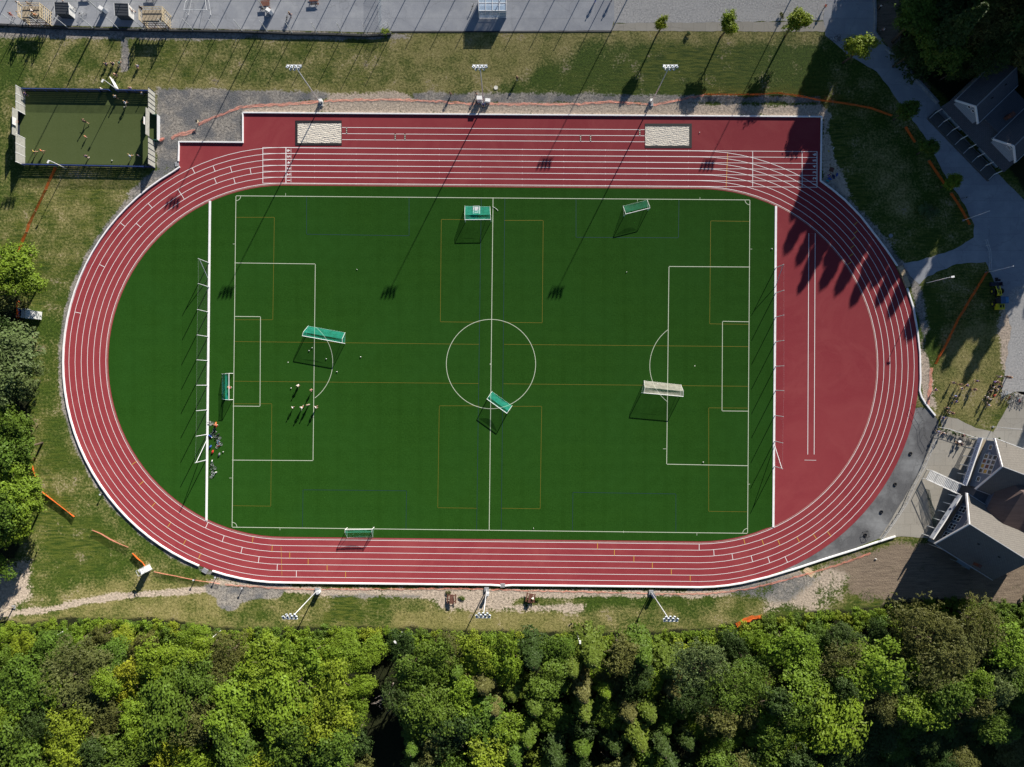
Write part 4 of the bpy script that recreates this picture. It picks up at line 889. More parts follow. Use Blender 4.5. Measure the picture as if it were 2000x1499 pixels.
person(263, 25, 'walk', 1.6, 'white', 'shorts', 'grey', 'dark', 'person in white walking between right shelter and right platform')
person(62, 12, 'stand', 2.8, 'black', 'trousers', 'navy', 'dark', 'person in black standing behind the left platform')
person(28, 34, 'walk', .8, 'red', 'shorts', 'pink', 'brown', 'person in red beside the left platform')
person(124, 2, 'stand', 2, 'pink', 'shorts', 'black', 'fair', 'person in pink at the top edge above the left shelter')
person(425, 832, 'crouch', .8, 'orange', 'shorts', 'red', 'brown', 'person in orange bending over a bicycle by the white edge board')
person(1040, 1167, 'sit', 2.9, 'white', 'shorts', 'white', 'fair', 'person in white sitting at the right brown picnic table')
person(1618, 346, 'crouch', .5, 'black', 'trousers', 'purple', 'dark', 'person in dark clothes crouching by the pale frame outside the step corner')
# ---------------------------------------------------------------- bicycles
def bike_proto():
    e = empty('bicycle', (0, 0, 0)); ty = mat('tyre_rubber', (.02, .02, .02), .7); fm = mat('bicycle_paint', (.10, .22, .30), .35, .1, 5)
    for x in (-.52, .52):
        w = MB().torus((x, 0, .34), .325, .028, 20, 5).build('wheel', ty, e)
        s = MB()
        for a in range(8): s.tube((x, 0, .34), (x+.31*math.cos(a*PI/4), 0, .34+.31*math.sin(a*PI/4)), .006, n=3)
        s.tube((x, -.05, .34), (x, .05, .34), .03); s.torus((x, 0, .34), .29, .012, 16, 4).build('rim', M_GALV, w)
    f = MB(); A, B, C_, D, E_ = (-.52, 0, .34), (-.05, 0, .30), (-.20, 0, .80), (.36, 0, .82), (.52, 0, .34)
    for a, b in ((A, B), (A, C_), (B, C_), (C_, D), (B, D), (D, E_)): f.tube(a, b, .022, n=5)
    f.build('frame', fm, e)
    MB().box((-.22, 0, .92), (.28, .16, .07)).tube((-.2, 0, .8), (-.22, 0, .92), .015).build('saddle', ty, e)
    MB().tube((.36, 0, .82), (.34, 0, 1.0), .018).tube((.34, -.30, 1.0), (.34, .30, 1.0), .016).tube((.34, -.3, 1.0), (.22, -.3, 1.0), .02).tube((.34, .3, 1.0), (.22, .3, 1.0), .02).build('handlebar', M_GALV, e)
    MB().torus((-.05, .04, .30), .10, .012, 12, 4).tube((-.05, .05, .30), (.08, .1, .2), .014).tube((-.05, -.05, .30), (-.18, -.1, .4), .014).build('crank', M_GALV, e)
    return e
BK = None; BPAINT = [mat('bike_'+n, c, .4, .1, 5) for n, c in (('silver', (.45, .5, .55)), ('black', (.03, .03, .035)), ('blue', (.05, .25, .45)), ('red', (.4, .04, .04)), ('white', (.7, .7, .7)))]
BN = ['silver', 'black', 'blue', 'red', 'white']
def bike(px, py, rz, ci, lab, lying=True):
    global BK
    if BK is None: BK = bike_proto(); o = BK
    else: o = copy_tree(BK)
    o.location = W(px, py, .05 if lying else .0); o.rotation_euler = (R(84) if lying else R(6), 0, rz) if lying else (R(4), 0, rz)
    for ch in o.children:
        if ch.name.startswith('frame'):
            ch.material_slots[0].link = 'OBJECT'; ch.material_slots[0].material = BPAINT[ci]
    tag(o, lab, 'bicycle', 'bicycles')
bike(414, 842, R(60), 1, 'black bicycle lying above the blue bag by the edge board'); bike(432, 862, R(-55), 2, 'blue and white bicycle lying at the right of the bags')
bike(426, 851, R(-20), 1, 'black bicycle lying above the blue and white one'); bike(411, 926, R(75), 0, 'silver bicycle lying lowest beside the edge board'); bike(420, 909, R(-55), 1, 'black bicycle lying right of the silver one'); bike(413, 822, R(-25), 4, 'white bicycle beside the person in orange')
bike(421.5, 868, R(80), 3, 'red bicycle lying among the bags')
bike(923, 16, R(70), 1, 'dark bicycle leaning left of the glass shelter', False); bike(562, 37, R(80), 1, 'dark bicycle held by the person on the yard', False)
bike(60, 8, R(60), 1, 'dark bicycle behind the left platform', False); bike(146, 24, R(65), 1, 'dark bicycle leaning on the right side of the left shelter', False); bike(163, 30, R(10), 4, 'white bicycle between the shelters', False)
bike(1627, 72, R(10), 4, 'white bicycle in the shade at the corner of the bank'); bike(1633, 74, R(60), 1, 'black bicycle in the shade at the corner of the bank'); bike(1884, 387, R(10), 4, 'black and white motorised bicycle on the shaded road', False)
for i in range(13): bike(1953+i*4.2+random.uniform(-1, 1), 771+random.uniform(-7, 7)+i*.7, R(random.uniform(50, 110)), i % 5, f'{BN[i % 5]} bicycle, {nth(i)} from the left in the crowded row by the dry grass', i % 4 == 0)
# bags and small loose things
def bag(px, py, m, label, s=1.0, rz=0.0, name='sports_bag', cat='bag', z=.04):
    e = empty(name, W(px, py, z), rz, label, cat, 'bags and clothes left lying')
    mb = MB(); mb.ball((0, 0, .17), .27, 10, .62); mb.ball((.22, .04, .14), .19, 8, .7); mb.ball((-.22, -.03, .14), .19, 8, .7)
    mb.v = [(x*s, y*s*.75, max(0, z_)*s) for x, y, z_ in mb.v]; mb.build('body', m, e, True)
    MB().torus((0, 0, .30*s), .14*s, .016, 12, 4).build('handle', CLOTH['black'], e)
for px, py, c, s, lab in ((411, 852, 'blue', 1.0, 'blue bag against the edge board, upper'), (411.5, 873, 'blue', 1.0, 'blue bag against the edge board, lower'), (416, 883, 'red', 1.1, 'bright red bag on the turf by the edge board'), (429, 888, 'grey', 1.0, 'grey and dark bag right of the red bag'), (422, 828, 'orange', 1.0, 'orange bag beside the person in orange'), (414.5, 901, 'white', .7, 'white bag on top of dark clothing'), (422, 923, 'white', .7, 'white bag right of the lowest bicycle'), (427, 849, 'black', .9, 'dark jacket lying right of the white ball'),
                          (1620, 350, 'blue', 1.1, 'blue bag, left one outside the step corner'), (1634, 342, 'blue', 1.0, 'blue bag, right one outside the step corner'), (1627, 346, 'navy', 1.3, 'navy sheet bundle between the blue bags'), (1616, 354, 'teal', .9, 'round teal bag nearest the kerb corner'), (1618, 296, 'yellow', .6, 'yellow cloth on gravel outside the step corner'), (1627.5, 290, 'white', .6, 'pale green bottle bag on gravel outside the step corner'), (1710, 1092, 'white', .6, 'small white bag on the dry soil left of the club house')): bag(px, py, CLOTH[c], lab, s, random.uniform(0, 3))
e = empty('wooden_frame', W(1625, 332), R(-20), 'pale wooden frame on the gravel outside the step corner', 'frame')
MB().box((0, .6, .06), (1.2, .12, .12)).box((.6, 0, .06), (.12, 1.1, .12)).build('beams', M_PALE, e); MB().box((-.1, 0, .03), (.9, .9, .05)).build('panel', M_BROWN, e)
# ---------------------------------------------------------------- tables and benches
def table_proto(m):
    e = empty('picnic_table', (0, 0, 0)); L = 1.9
    t = MB()
    for i in range(5): t.box((0, -.34+.17*i, .76), (L, .155, .04))
    t.build('table_top', m, e)
    for s in (-1, 1):
        b = MB()
        for i in range(2): b.box((0, s*(.72+.14*i), .45), (L, .13, .04))
        b.build('seat', m, e)
    for x in (-.65, .65):
        l = MB(); l.box((x, 0, .41), (.06, 1.7, .06)); l.box((x, 0, .72), (.06, .7, .06))
        l.tube((x+.04, -.62, 0), (x+.04, -.25, .72), .04, n=4); l.tube((x+.04, .62, 0), (x+.04, .25, .72), .04, n=4); l.build('leg_frame', m, e)
    return e
tb = table_proto(M_BROWN)
for i, (px, py, rz, lab) in enumerate([(882.5, 1168.5, R(88), 'brown picnic table left of the lower middle floodlight'), (1036, 1166.5, R(80), 'brown picnic table with a person in white, right of the floodlight'), (520, 12, R(5), 'brown picnic table at the yard mast'), (615, 3, R(2), 'grey picnic table at the top edge of the yard'), (297, -6, R(2), 'dark bench table at the top edge above the right platform'), (170, -8, R(2), 'bench table at the top edge between the shelters')]):
    o = tb if i == 0 else copy_tree(tb)
    o.location = W(px, py); o.rotation_euler = (0, 0, rz); tag(o, lab, 'picnic table', 'picnic tables')
e = empty('side_table', W(389, 241), .3, 'small pale table on a post where the faded orange mesh starts', 'table')
MB().box((0, 0, .9), (.6, .5, .05)).build('table_top', M_PALE, e); MB().tube((0, 0, 0), (0, 0, .9), .06).build('leg', M_WOOD, e); MB().box((-.1, .15, 1.0), (.4, .2, .15)).build('box', CLOTH['black'], e)
# ---------------------------------------------------------------- viewing platforms and shelters in the yard
def platform(x0, y0, x1, y1, label):
    c = W((x0+x1)/2, (y0+y1)/2); e = empty('viewing_platform', c, 0, label, 'platform', 'timber viewing platforms'); dx = (x1-x0)/PPM/2; dy = (y1-y0)/PPM/2
    d = MB(); n = 11
    for i in range(n): d.box((0, -dy+(i+.5)*2*dy/n, 2.55), (2*dx, 2*dy/n-.025, .06))
    d.build('deck', M_WOOD, e)
    for x in (-dx, 0, dx):
        for y in (-dy, dy): MB().box((x, y, 1.85 if x else 1.25), (.12, .12, 3.7 if x else 2.5)).build('post', M_PALE, e)
    for s in (-1, 1):
        m = MB()
        for z in (.5, 1.1, 1.7, 2.3, 2.95, 3.35, 3.68): m.box((s*(dx+.07), 0, z), (.03, 2*dy+.1, .14))
        for k in range(5): m.box((s*(dx+.10), -dy+k*dy/2, 1.85), (.03, .10, 3.66))
        m.build('side_lattice', M_PALE, e)
    f = MB()
    for k in range(9): f.box((-dx+k*dx/4, -dy-.08, 1.2), (.10, .03, 2.3))
    for z in (.5, 1.5, 2.4): f.box((0, -dy-.11, z), (2*dx, .03, .16))
    f.build('front_slats', M_BROWN, e)
    r = MB()
    for z in (3.0, 3.65): r.box((0, dy+.06, z), (2*dx, .05, .12))
    for k in range(7): r.box((-dx+k*dx/3, dy+.10, 3.1), (.09, .03, 1.2))
    r.build('back_railing', M_PALE, e)
platform(61, 26, 101, 51, 'left timber viewing platform with people and bags on it')
platform(291, 33, 334, 57, 'right timber viewing platform with a bare plank deck')
M_SHED = mat('dark_roofing_felt', (.055, .062, .075), .8, .15, 2)
def shelter(x0, y0, x1, y1, label):
    c = W((x0+x1)/2, (y0+y1)/2); e = empty('team_shelter', c, R(-2), label, 'shelter', 'dark roofed shelters in the yard'); dx = (x1-x0)/PPM/2; dy = (y1-y0)/PPM/2
    r = MB(); r.add([(-dx-.1, -dy-.1, 1.8), (dx+.1, -dy-.1, 1.8), (dx+.1, dy+.1, 2.2), (-dx-.1, dy+.1, 2.2), (-dx-.1, -dy-.1, 1.9), (dx+.1, -dy-.1, 1.9), (dx+.1, dy+.1, 2.3), (-dx-.1, dy+.1, 2.3)], [(3, 2, 1, 0), (4, 5, 6, 7), (0, 1, 5, 4), (1, 2, 6, 5), (2, 3, 7, 6), (3, 0, 4, 7)])
    for i in range(5): y = -dy+i*dy/2; z = 1.9+(y+dy)/(2*dy)*.4; r.box((0, y, z+.02), (2*dx, .03, .03))
    r.build('roof', M_SHED, e)
    w = mat('white_boarding', (.72, .72, .71), .6, .08, 3)
    for s in (-1, 1):
        m = MB(); m.add([(s*dx, -dy, 0), (s*dx, dy, 0), (s*dx, dy, 2.18), (s*dx, -dy, 1.78), (s*(dx-.06), -dy, 0), (s*(dx-.06), dy, 0), (s*(dx-.06), dy, 2.18), (s*(dx-.06), -dy, 1.78)], [(0, 1, 2, 3), (7, 6, 5, 4), (0, 4, 5, 1), (1, 5, 6, 2), (2, 6, 7, 3), (3, 7, 4, 0)])
        for k in range(8): m.box((s*(dx+.012), -dy+dy*2*(k+.5)/8, .9), (.02, .05, 1.7))
        m.build('side_wall', w, e)
        MB().add([(s*(dx+.14), -dy-.14, 1.84), (s*(dx+.14), dy+.14, 2.24), (s*(dx+.14), dy+.14, 2.38), (s*(dx+.14), -dy-.14, 1.98), (s*(dx+.02), -dy-.14, 1.98), (s*(dx+.02), dy+.14, 2.38)], [(0, 1, 2, 3), (3, 2, 5, 4)]).build('fascia', w, e)
    MB().box((0, -dy+.03, .9), (2*dx-.14, .05, 1.76)).build('front_wall', M_SHED, e); MB().box((0, dy*.4, .45), (2*dx-.2, .4, .06)).build('bench', M_WOOD, e)
shelter(121, 18, 147, 37, 'left dark roofed shelter with a white slatted side wall')
shelter(236, 20, 262, 40, 'right dark roofed shelter with a white slatted side wall')
# glazed shelter
c = W(962.5, 21); e = empty('glass_shelter', c, 0, 'large glass roofed shelter with a white frame at the top of the yard', 'shelter'); dx = 2.75; dy = 1.55; h = 2.75
gl = net_mat('blue_tinted_glass', (.28, .38, .52), .62); fr = MB()
for x in (-dx, dx):
    for y in (-dy, dy): fr.box((x, y, h/2), (.10, .10, h))
for y in (-dy, 0, dy): fr.box((0, y, h+.04), (2*dx+.1, .08, .08))
for x in np.linspace(-dx, dx, 5): fr.box((x, 0, h+.12), (.06, 2*dy, .06))
for z in (.4, 1.3, 2.2): fr.box((0, -dy-.05, z), (2*dx, .05, .07))
for x in (-dx/2, 0, dx/2): fr.box((x, -dy-.05, h/2), (.06, .05, h))
fr.build('frame', M_WHITE, e)
MB().box((0, 0, h+.01), (2*dx, 2*dy, .02)).build('roof_glass', gl, e); MB().box((0, -dy, 1.35), (2*dx, .02, 2.5)).build('front_glass', gl, e)
for s in (-1, 1): MB().box((s*dx, 0, 1.35), (.02, 2*dy, 2.5)).build('side_glass', mat('dim_panel', (.12, .16, .24), .4), e)
MB().box((0, .9, .5), (2*dx-.3, .45, .06)).box((0, .9, .25), (2*dx-.8, .06, .5)).build('bench', M_WHITE, e)
# ---------------------------------------------------------------- the small walled court
O = W(175, 250); court = empty('ball_court', O, R(-.6), 'walled small ball court with olive turf, upper left', 'ball court')
def cp(px, py, z=0): v = Matrix.Rotation(R(.6), 3, 'Z') @ (W(px, py, z)-O); return v
M_CBOARD = mat('pale_grey_planks', (.38, .38, .35), .8, .14, 2.2); M_CDARK = mat('dark_blue_boards', (.018, .024, .045), .7, .2, 3); M_CRAIL = mat('navy_rail', (.05, .09, .30), .5, .1, 3)
tv = MB(); P = [cp(49, 172), cp(303, 180), cp(303, 228), cp(312, 228), cp(312, 277), cp(303, 277), cp(303, 327), cp(49, 322), cp(49, 271), cp(39, 271), cp(39, 224), cp(49, 224)]
tv.prism([(p.x, p.y) for p in P], .0, .035); tv.build('court_turf', M_CAGE, court)
def wall_seg(a, b, h, m, name, slats=0, th=.08, parent=court, rails=(), railm=None):
    A = cp(*a); B = cp(*b); d = B-A; L = d.length; ang = math.atan2(d.y, d.x); mid = (A+B)/2
    mb = MB()
    if slats:
        for i in range(slats): mb.box((mid.x, mid.y, (i+.5)*h/slats+.03), (L, th*.5, h/slats*.80), ang)
    else: mb.box((mid.x, mid.y, h/2+.04), (L, th, h), ang)
    o = mb.build(name, m, parent)
    if rails:
        r = MB()
        for t in np.linspace(0, 1, rails[0]): p = A.lerp(B, t); r.box((p.x, p.y, h/2+.05), (.11, th+.07, h+.05), ang)
        for z in rails[1:]: r.box((mid.x, mid.y, z), (L, th+.05, .07), ang)
        r.build('wall_frame', railm or M_CRAIL, parent)
    return o
wall_seg((49, 178), (218, 180), 1.15, M_CDARK, 'court_wall', 7, rails=(9, 1.22)); wall_seg((232, 180.5), (303, 182), 1.15, M_CDARK, 'court_wall', 7, rails=(5, 1.22))
wall_seg((49, 324), (303, 329), 1.0, M_CDARK, 'court_wall', 6, rails=(13, 1.08))
for a, b, z in ((cp(49, 324, 1.0), cp(303, 329, 1.0), 1.0), (cp(49, 178, 1.2), cp(303, 182, 1.2), .8)): MB().quad(a, b, b+Vector((0, 0, z)), a+Vector((0, 0, z))).build('court_net', net_mat('dark_net', (.03, .05, .12), .35), court)
for a, b in (((49, 178), (49, 224)), ((49, 271), (49, 324))): wall_seg(a, b, 2.6, M_CBOARD, 'end_wall', 0, rails=(4,), railm=M_WHITE)
for a, b in (((303, 182), (303, 228)), ((303, 277), (303, 329))): wall_seg(a, b, 2.6, M_CBOARD, 'end_wall', 0, rails=(6,), railm=M_CDARK)
wall_seg((49, 224), (38.5, 224), 2.2, M_CDARK, 'recess_wall'); wall_seg((49, 271), (38.5, 271), 2.2, M_CDARK, 'recess_wall'); wall_seg((38.5, 224), (38.5, 271), 2.0, M_CDARK, 'recess_wall')
wall_seg((303, 228), (312.5, 228), 1.1, mat('green_goal_box', (.04, .12, .09), .6), 'recess_wall'); wall_seg((303, 277), (312.5, 277), 1.1, MATS['green_goal_box'], 'recess_wall'); wall_seg((312.5, 228), (312.5, 277), 1.1, M_GALV, 'recess_wall')
for x, s in ((49, 1), (303, -1)):
    A = cp(x, 224); B = cp(x, 275); mid = (A+B)/2
    MB().box((mid.x, mid.y, 2.95), (.10, (B-A).length, 1.3)).box((mid.x+.10*s, mid.y, 2.35), (.08, (B-A).length, .12)).build('over_goal_panel', M_CBOARD, court)
    bb = MB().box((mid.x+.25*s, mid.y, 3.4), (.06, 1.5, 1.0)).build('backboard', M_WHITE, court); MB().torus((mid.x+.55*s, mid.y, 3.05), .24, .02, 14, 4, Matrix.Rotation(PI/2, 3, 'X')).build('basket_ring', CLOTH['orange'], bb)
dr = MB(); dr.box((cp(227, 166).x, cp(227, 166).y, .75), (.08, 2.4, 1.4), R(28)); dr.build('open_gate', M_WHITE, court)
o = bag(317, 274, M_PINK, 'heap of faded orange mesh at the corner of the court goal box', 1.6, .4, 'mesh_heap', 'barrier mesh')
# ---------------------------------------------------------------- storage boxes at the grass edges
e = empty('storage_container', W(66, 616), R(-5), 'white lidded storage container with blue things beside the left trees', 'container')
MB().box((.75, 0, 1.05), (1.8, 1.6, 2.1)).build('white_box', M_WHITE, e); MB().box((-.7, 0, .95), (1.1, 1.6, 1.9)).build('grey_box', M_GALV, e); MB().box((.75, 0, 2.13), (1.9, 1.7, .06)).build('lid', M_WHITE, e)
MB().box((-.55, -.1, 1.93), (.5, 1.3, .05), R(12)).build('open_flap', M_GALV, e)
for i in range(4): MB().torus((1.3-.35*i, -.55, 2.17), .10, .03, 10, 4, Matrix.Rotation(PI/2, 3, 'X')).build('fitting', M_GALV, e)
e = empty('ball_rack', W(50, 612), R(-5), 'rack of blue and white bundles left of the white storage container', 'rack')
rk = MB()
for x in (-.9, .9):
    for y in (-.8, .8): rk.tube((x, y, 0), (x, y, 1.5), .04)
rk.tube((-.9, -.8, 1.5), (.9, -.8, 1.5), .03).tube((-.9, .8, 1.5), (.9, .8, 1.5), .03); rk.build('frame', M_GALV, e)
for i in range(26):
    MB().ball((random.uniform(-.8, .8), random.uniform(-.7, .7), 1.2+random.uniform(0, .3)), random.uniform(.12, .2), 6).build('bundle', [CLOTH['navy'], CLOTH['blue'], CLOTH['lightblue']][i % 3], e)
e = empty('ladder_cabinet', W(289, 1110), R(28), 'white metal cage cabinet on the grass between orange mesh runs, lower left', 'cabinet')
MB().box((.25, 0, 1.0), (.75, 1.0, 2.0)).build('body', M_WHITE, e); cg = MB()
for x, y in ((-.9, -.6), (-.9, .6), (.75, -.6), (.75, .6)): cg.tube((x, y, 0), (x, y, 2.6), .035)
for z in (.6, 1.6, 2.6):
    for a, b in (((-.9, -.6), (-.9, .6)), ((-.9, .6), (.75, .6)), ((.75, .6), (.75, -.6)), ((.75, -.6), (-.9, -.6))): cg.tube((*a, z), (*b, z), .03)
cg.build('cage_frame', M_GALV, e); MB().box((-.4, 0, 2.1), (.6, 1.1, .1), 0, .2).box((-.2, 0, 2.3), (.2, 1.1, .06), 0, -.2).build('lid', M_WHITE, e)
# ---------------------------------------------------------------- club house (lower right)
M_ROOF = mat('grey_tan_roof_tiles', (.36, .32, .27), .85, .10, 1.5, .2, drough=.6); M_WALLB = mat('blue_grey_boarding', (.16, .20, .27), .8, .08, 3)
def tile_mat(name, a, b, sx, sy):
    g = NT(name); br = g.node('ShaderNodeTexBrick'); br.inputs['Scale'].default_value = 1; br.inputs['Color1'].default_value = (*a, 1); br.inputs['Color2'].default_value = (*b, 1)
    br.inputs['Mortar'].default_value = (*[x*.55 for x in a], 1); br.inputs['Brick Width'].default_value = sx; br.inputs['Row Height'].default_value = sy; br.inputs['Mortar Size'].default_value = .02
    g.link(g.tc.outputs['Object'], br.inputs[0]); n = g.noise(.8, 4); return g.done(g.mix(g.ramp(n, .3, .7, 0, .35), br.outputs[0], b), .8, br.outputs[1], .5, .03, dr=.5)
M_TILE = tile_mat('tan_roof_tiles', (.175, .163, .148), (.205, .19, .172), .35, .30)
M_TILEB = tile_mat('brown_roof_tiles', (.16, .115, .105), (.20, .145, .13), 6.0, .22)
M_DROOF = tile_mat('dark_roof_tiles', (.10, .105, .12), (.12, .125, .14), .35, .30)
M_GLASS = mat('window_glass', (.03, .035, .05), .08, .2, 2, spec=.7)
def gable_wing(parent, o, rz, w, L, he, hr, m_roof, m_wall, oh_f=.5, oh_b=.3, wall0=0.0, name='wing', fascia=True):
    """gable house part: local x runs into the building, y across"""
    M = Matrix.Translation(o) @ Matrix.Rotation(rz, 4, 'Z')
    def T(mb): mb.v = [tuple(M @ Vector(v)) for v in mb.v]; return mb
    wi = w-.45; ze = he+.35*(hr-he)/w*1.0
    b = MB(); b.add([(wall0, -wi, 0), (wall0, wi, 0), (wall0, wi, ze), (wall0, 0, hr-.12), (wall0, -wi, ze), (L, -wi, 0), (L, wi, 0), (L, wi, ze), (L, 0, hr-.12), (L, -wi, ze)], [(0, 1, 2, 3, 4), (9, 8, 7, 6, 5), (0, 5, 6, 1), (1, 6, 7, 2), (4, 9, 5, 0)])
    T(b).build('wall', m_wall, parent)
    for s in (1, -1):
        r = MB(); x0, x1 = -oh_f, L+oh_b; t = .16
        r.add([(x0, s*w, he), (x1, s*w, he), (x1, 0, hr), (x0, 0, hr), (x0, s*w, he+t), (x1, s*w, he+t), (x1, 0, hr+t), (x0, 0, hr+t)], [(0, 1, 2, 3), (7, 6, 5, 4), (0, 4, 5, 1), (1, 5, 6, 2), (3, 7, 4, 0), (2, 6, 7, 3)])
        ro = T(r).build('roof', m_roof, parent)
        if fascia:
            f = MB(); k = .28; f.add([(x0-.06, s*(w+.05), he-k), (x0-.06, 0, hr-k), (x0-.06, 0, hr+t+.03), (x0-.06, s*(w+.05), he+t+.03), (x0+.14, s*(w+.05), he-k), (x0+.14, 0, hr-k), (x0+.14, 0, hr+t+.03), (x0+.14, s*(w+.05), he+t+.03)], [(0, 1, 2, 3), (7, 6, 5, 4), (3, 2, 6, 7), (1, 0, 4, 5), (0, 3, 7, 4)])
            T(f).build('rake_board', M_WHITE, ro)
    rc = MB(); rc.tube((-oh_f+.05, 0, hr+.19), (L+oh_b-.05, 0, hr+.19), .12, n=6); T(rc).build('ridge_cap', M_SLAB, parent)
    for s_ in (1, -1): gu = MB(); gu.tube((-oh_f+.15, s_*(w+.09), he+.02), (L+oh_b, s_*(w+.09), he+.02), .07, n=6); gu.tube((.4+wall0, s_*(w+.05), 0), (.4+wall0, s_*(w+.05), he), .045, n=5); T(gu).build('gutter', M_GALV, parent)
    for q_ in (.35, .7): vp = MB(); vp.tube((L*q_, -w*.35, hr-(hr-he)*.35-.1), (L*q_, -w*.35, hr-(hr-he)*.35+.65), .09, n=7); T(vp).build('roof_vent', M_DGREY, parent)
    cl = MB()
    for i in range(int(hr/.32)):
        z = .2+i*.32; hw = wi if z < ze else wi*(hr-.12-z)/(hr-.12-ze)
        if hw > .3: cl.box((wall0-.012, 0, z), (.02, 2*hw-.1, .035))
    T(cl).build('cladding', mat('boarding_shadow_gap', (.11, .14, .19), .8), parent)
    return M
def window(parent, M, x, y, z, w, h, glass=None, cols=1, rows=1):
    fr = MB(); t = .09
    for s in (-1, 1): fr.box((x-.05, y+s*w/2, z), (.08, t, h+t)); fr.box((x-.052, y, z+s*h/2), (.08, w-t, t))
    for i in range(1, cols): fr.box((x-.054, y-w/2+w*i/cols, z), (.07, t*.8, h-t))
    for j in range(1, rows): fr.box((x-.056, y, z-h/2+h*j/rows), (.07, w-t, t*.8))
    fr.v = [tuple(M @ Vector(v)) for v in fr.v]; f = fr.build('window', M_WHITE, parent)
    g = MB(); g.box((x-.02, y, z), (.02, w, h)); g.v = [tuple(M @ Vector(v)) for v in g.v]; g.build('pane', glass or M_GLASS, f)
CO = W(1880, 960); club = empty('club_house', CO, 0, 'club house with two gabled wings, white edge boards and lettered balconies', 'building')
MA = gable_wing(club, W(1822.5, 1002.3)-CO, math.atan2(-.531, .848), 5.85, 13.2, 5.5, 11.0, M_TILE, M_WALLB, .0, .3, 2.0)
MBB = gable_wing(club, W(1890.2, 901)-CO, math.atan2(-.352, .936), 5.3, 17, 5.5, 10.2, M_TILE, M_WALLB, .35, .3, .0)
red = mat('reddish_window', (.14, .04, .03), .3); yw = mat('yellow_window', (.45, .28, .05), .3)
for j in range(4):
    for i in range(3): window(club, MBB, 0, 1.55-1.0*j, 4.7+i*1.25, .86, 1.05, [M_GLASS, red, yw, M_GLASS][(j+i*3) % 4] if i < 2 else M_GLASS)
window(club, MBB, 0, 3.5, 5.0, .9, .95); window(club, MBB, 0, -3.2, 4.9, .9, .95)
for y in (-3, -1, 1, 3): window(club, MBB, 0, y, 1.5, 1.2, 1.6); window(club, MA, 2, y, 4.3, 1.3, 1.9, None, 2, 2)
for y in (-1.2, 0, 1.2): window(club, MA, 2, y, 7.5, .9, .9)
sg = MB(); sg.ball((-.3, 2.1, 5.7), .28, 8, .5); sg.tube((0, 2.1, 5.5), (-.3, 2.1, 5.7), .03); sg.v = [tuple(MBB @ Vector(v)) for v in sg.v]; sg.build('satellite_dish', M_GALV, club)
# connecting block and hipped tower roof
def CW(px, py, z): return WA(px, py, z)-CO
cb = MB(); q = [CW(1912, 952, 5.2), CW(1893, 985, 5.2), CW(1935, 1040, 5.2), CW(2020, 1060, 5.2), CW(2030, 950, 5.2)]
cb.prism([(p.x, p.y) for p in q], 0, 5.0); cb.build('link_block', M_DROOF, club)
ap = CW(1998, 961.5, 9.8); base = [CW(1924.5, 1000, 6.4), CW(1947.7, 1042, 6.4), CW(2022, 1036, 6.4), CW(2060, 980, 6.4), CW(2030, 915, 6.4), CW(1960, 930, 6.4)]
for i in range(6):
    a, b = base[i], base[(i+1) % 6]; MB().add([a, b, ap, a-Vector((0, 0, .15)), b-Vector((0, 0, .15))], [(0, 1, 2), (0, 3, 4, 1)]).build('tower_roof', M_TILEB, club)
tw = MB(); tw.prism([(p.x*.98+ap.x*.02, p.y*.98+ap.y*.02) for p in base], 4.9, 6.3); tw.build('tower_wall', M_WALLB, club)
ch = MB(); p = CW(1906, 1103, 7.6); ch.box((p.x, p.y, 7.9), (.55, .55, 1.5), R(-32)); ch.box((p.x, p.y, 8.7), (.7, .7, .1), R(-32)); ch.build('chimney', M_BROWN, club)
# balconies with lettered fascia
M_LETTER = mat('dark_blue_lettering', (.02, .05, .14), .6, .05)
def balcony(A, B, depth, txt, tsz, toff, m_band):
    a = W(*A)-CO; b = W(*B)-CO; d = (b-a).normalized(); L = (b-a).length; inw = Vector((-d.y, d.x, 0))
    if inw.x < 0: inw = -inw
    dk = MB(); dk.prism([(p.x, p.y) for p in (a, b, b+inw*depth, a+inw*depth)], 2.85, 3.0); dk.build('balcony_deck', M_WOOD, club)
    mid = (a+b)/2; ang = math.atan2(d.y, d.x)
    bd = MB(); bd.box((mid.x, mid.y, 3.55), (L, .08, 1.15), ang); band = bd.build('balcony_band', m_band, club)
    MB().box((mid.x+inw.x*.05, mid.y+inw.y*.05, 4.18), (L+.1, .22, .08), ang).build('handrail', M_WHITE, band)
    for t in np.linspace(.03, .97, 6): p = a.lerp(b, t)+inw*.25; MB().box((p.x, p.y, 1.42), (.15, .15, 2.85), ang).build('balcony_post', M_WHITE, club)
    me = text_mesh(txt, tsz, 'lettering'); me.materials.append(M_LETTER); t = bpy.data.objects.new('lettering', me); COL.objects.link(t); t.parent = band
    X = d; Z = -inw; Y = Vector((0, 0, 1)); Mx = Matrix((X, Y, Z)).transposed().to_4x4()
    t.matrix_local = Matrix.Translation(mid+d*toff-inw*.06+Vector((0, 0, 3.55))) @ Mx
balcony((1891.5, 853), (1861, 943), 1.7, 'STENSIDEN KONSULENT', .82, .6, mat('pale_blue_band', (.45, .55, .75), .6, .06, 3))
balcony((1852, 962), (1798, 1044), 2.6, '\u2666     CB    KOIM', .8, .7, mat('white_band', (.62, .66, .72), .6, .06, 3))
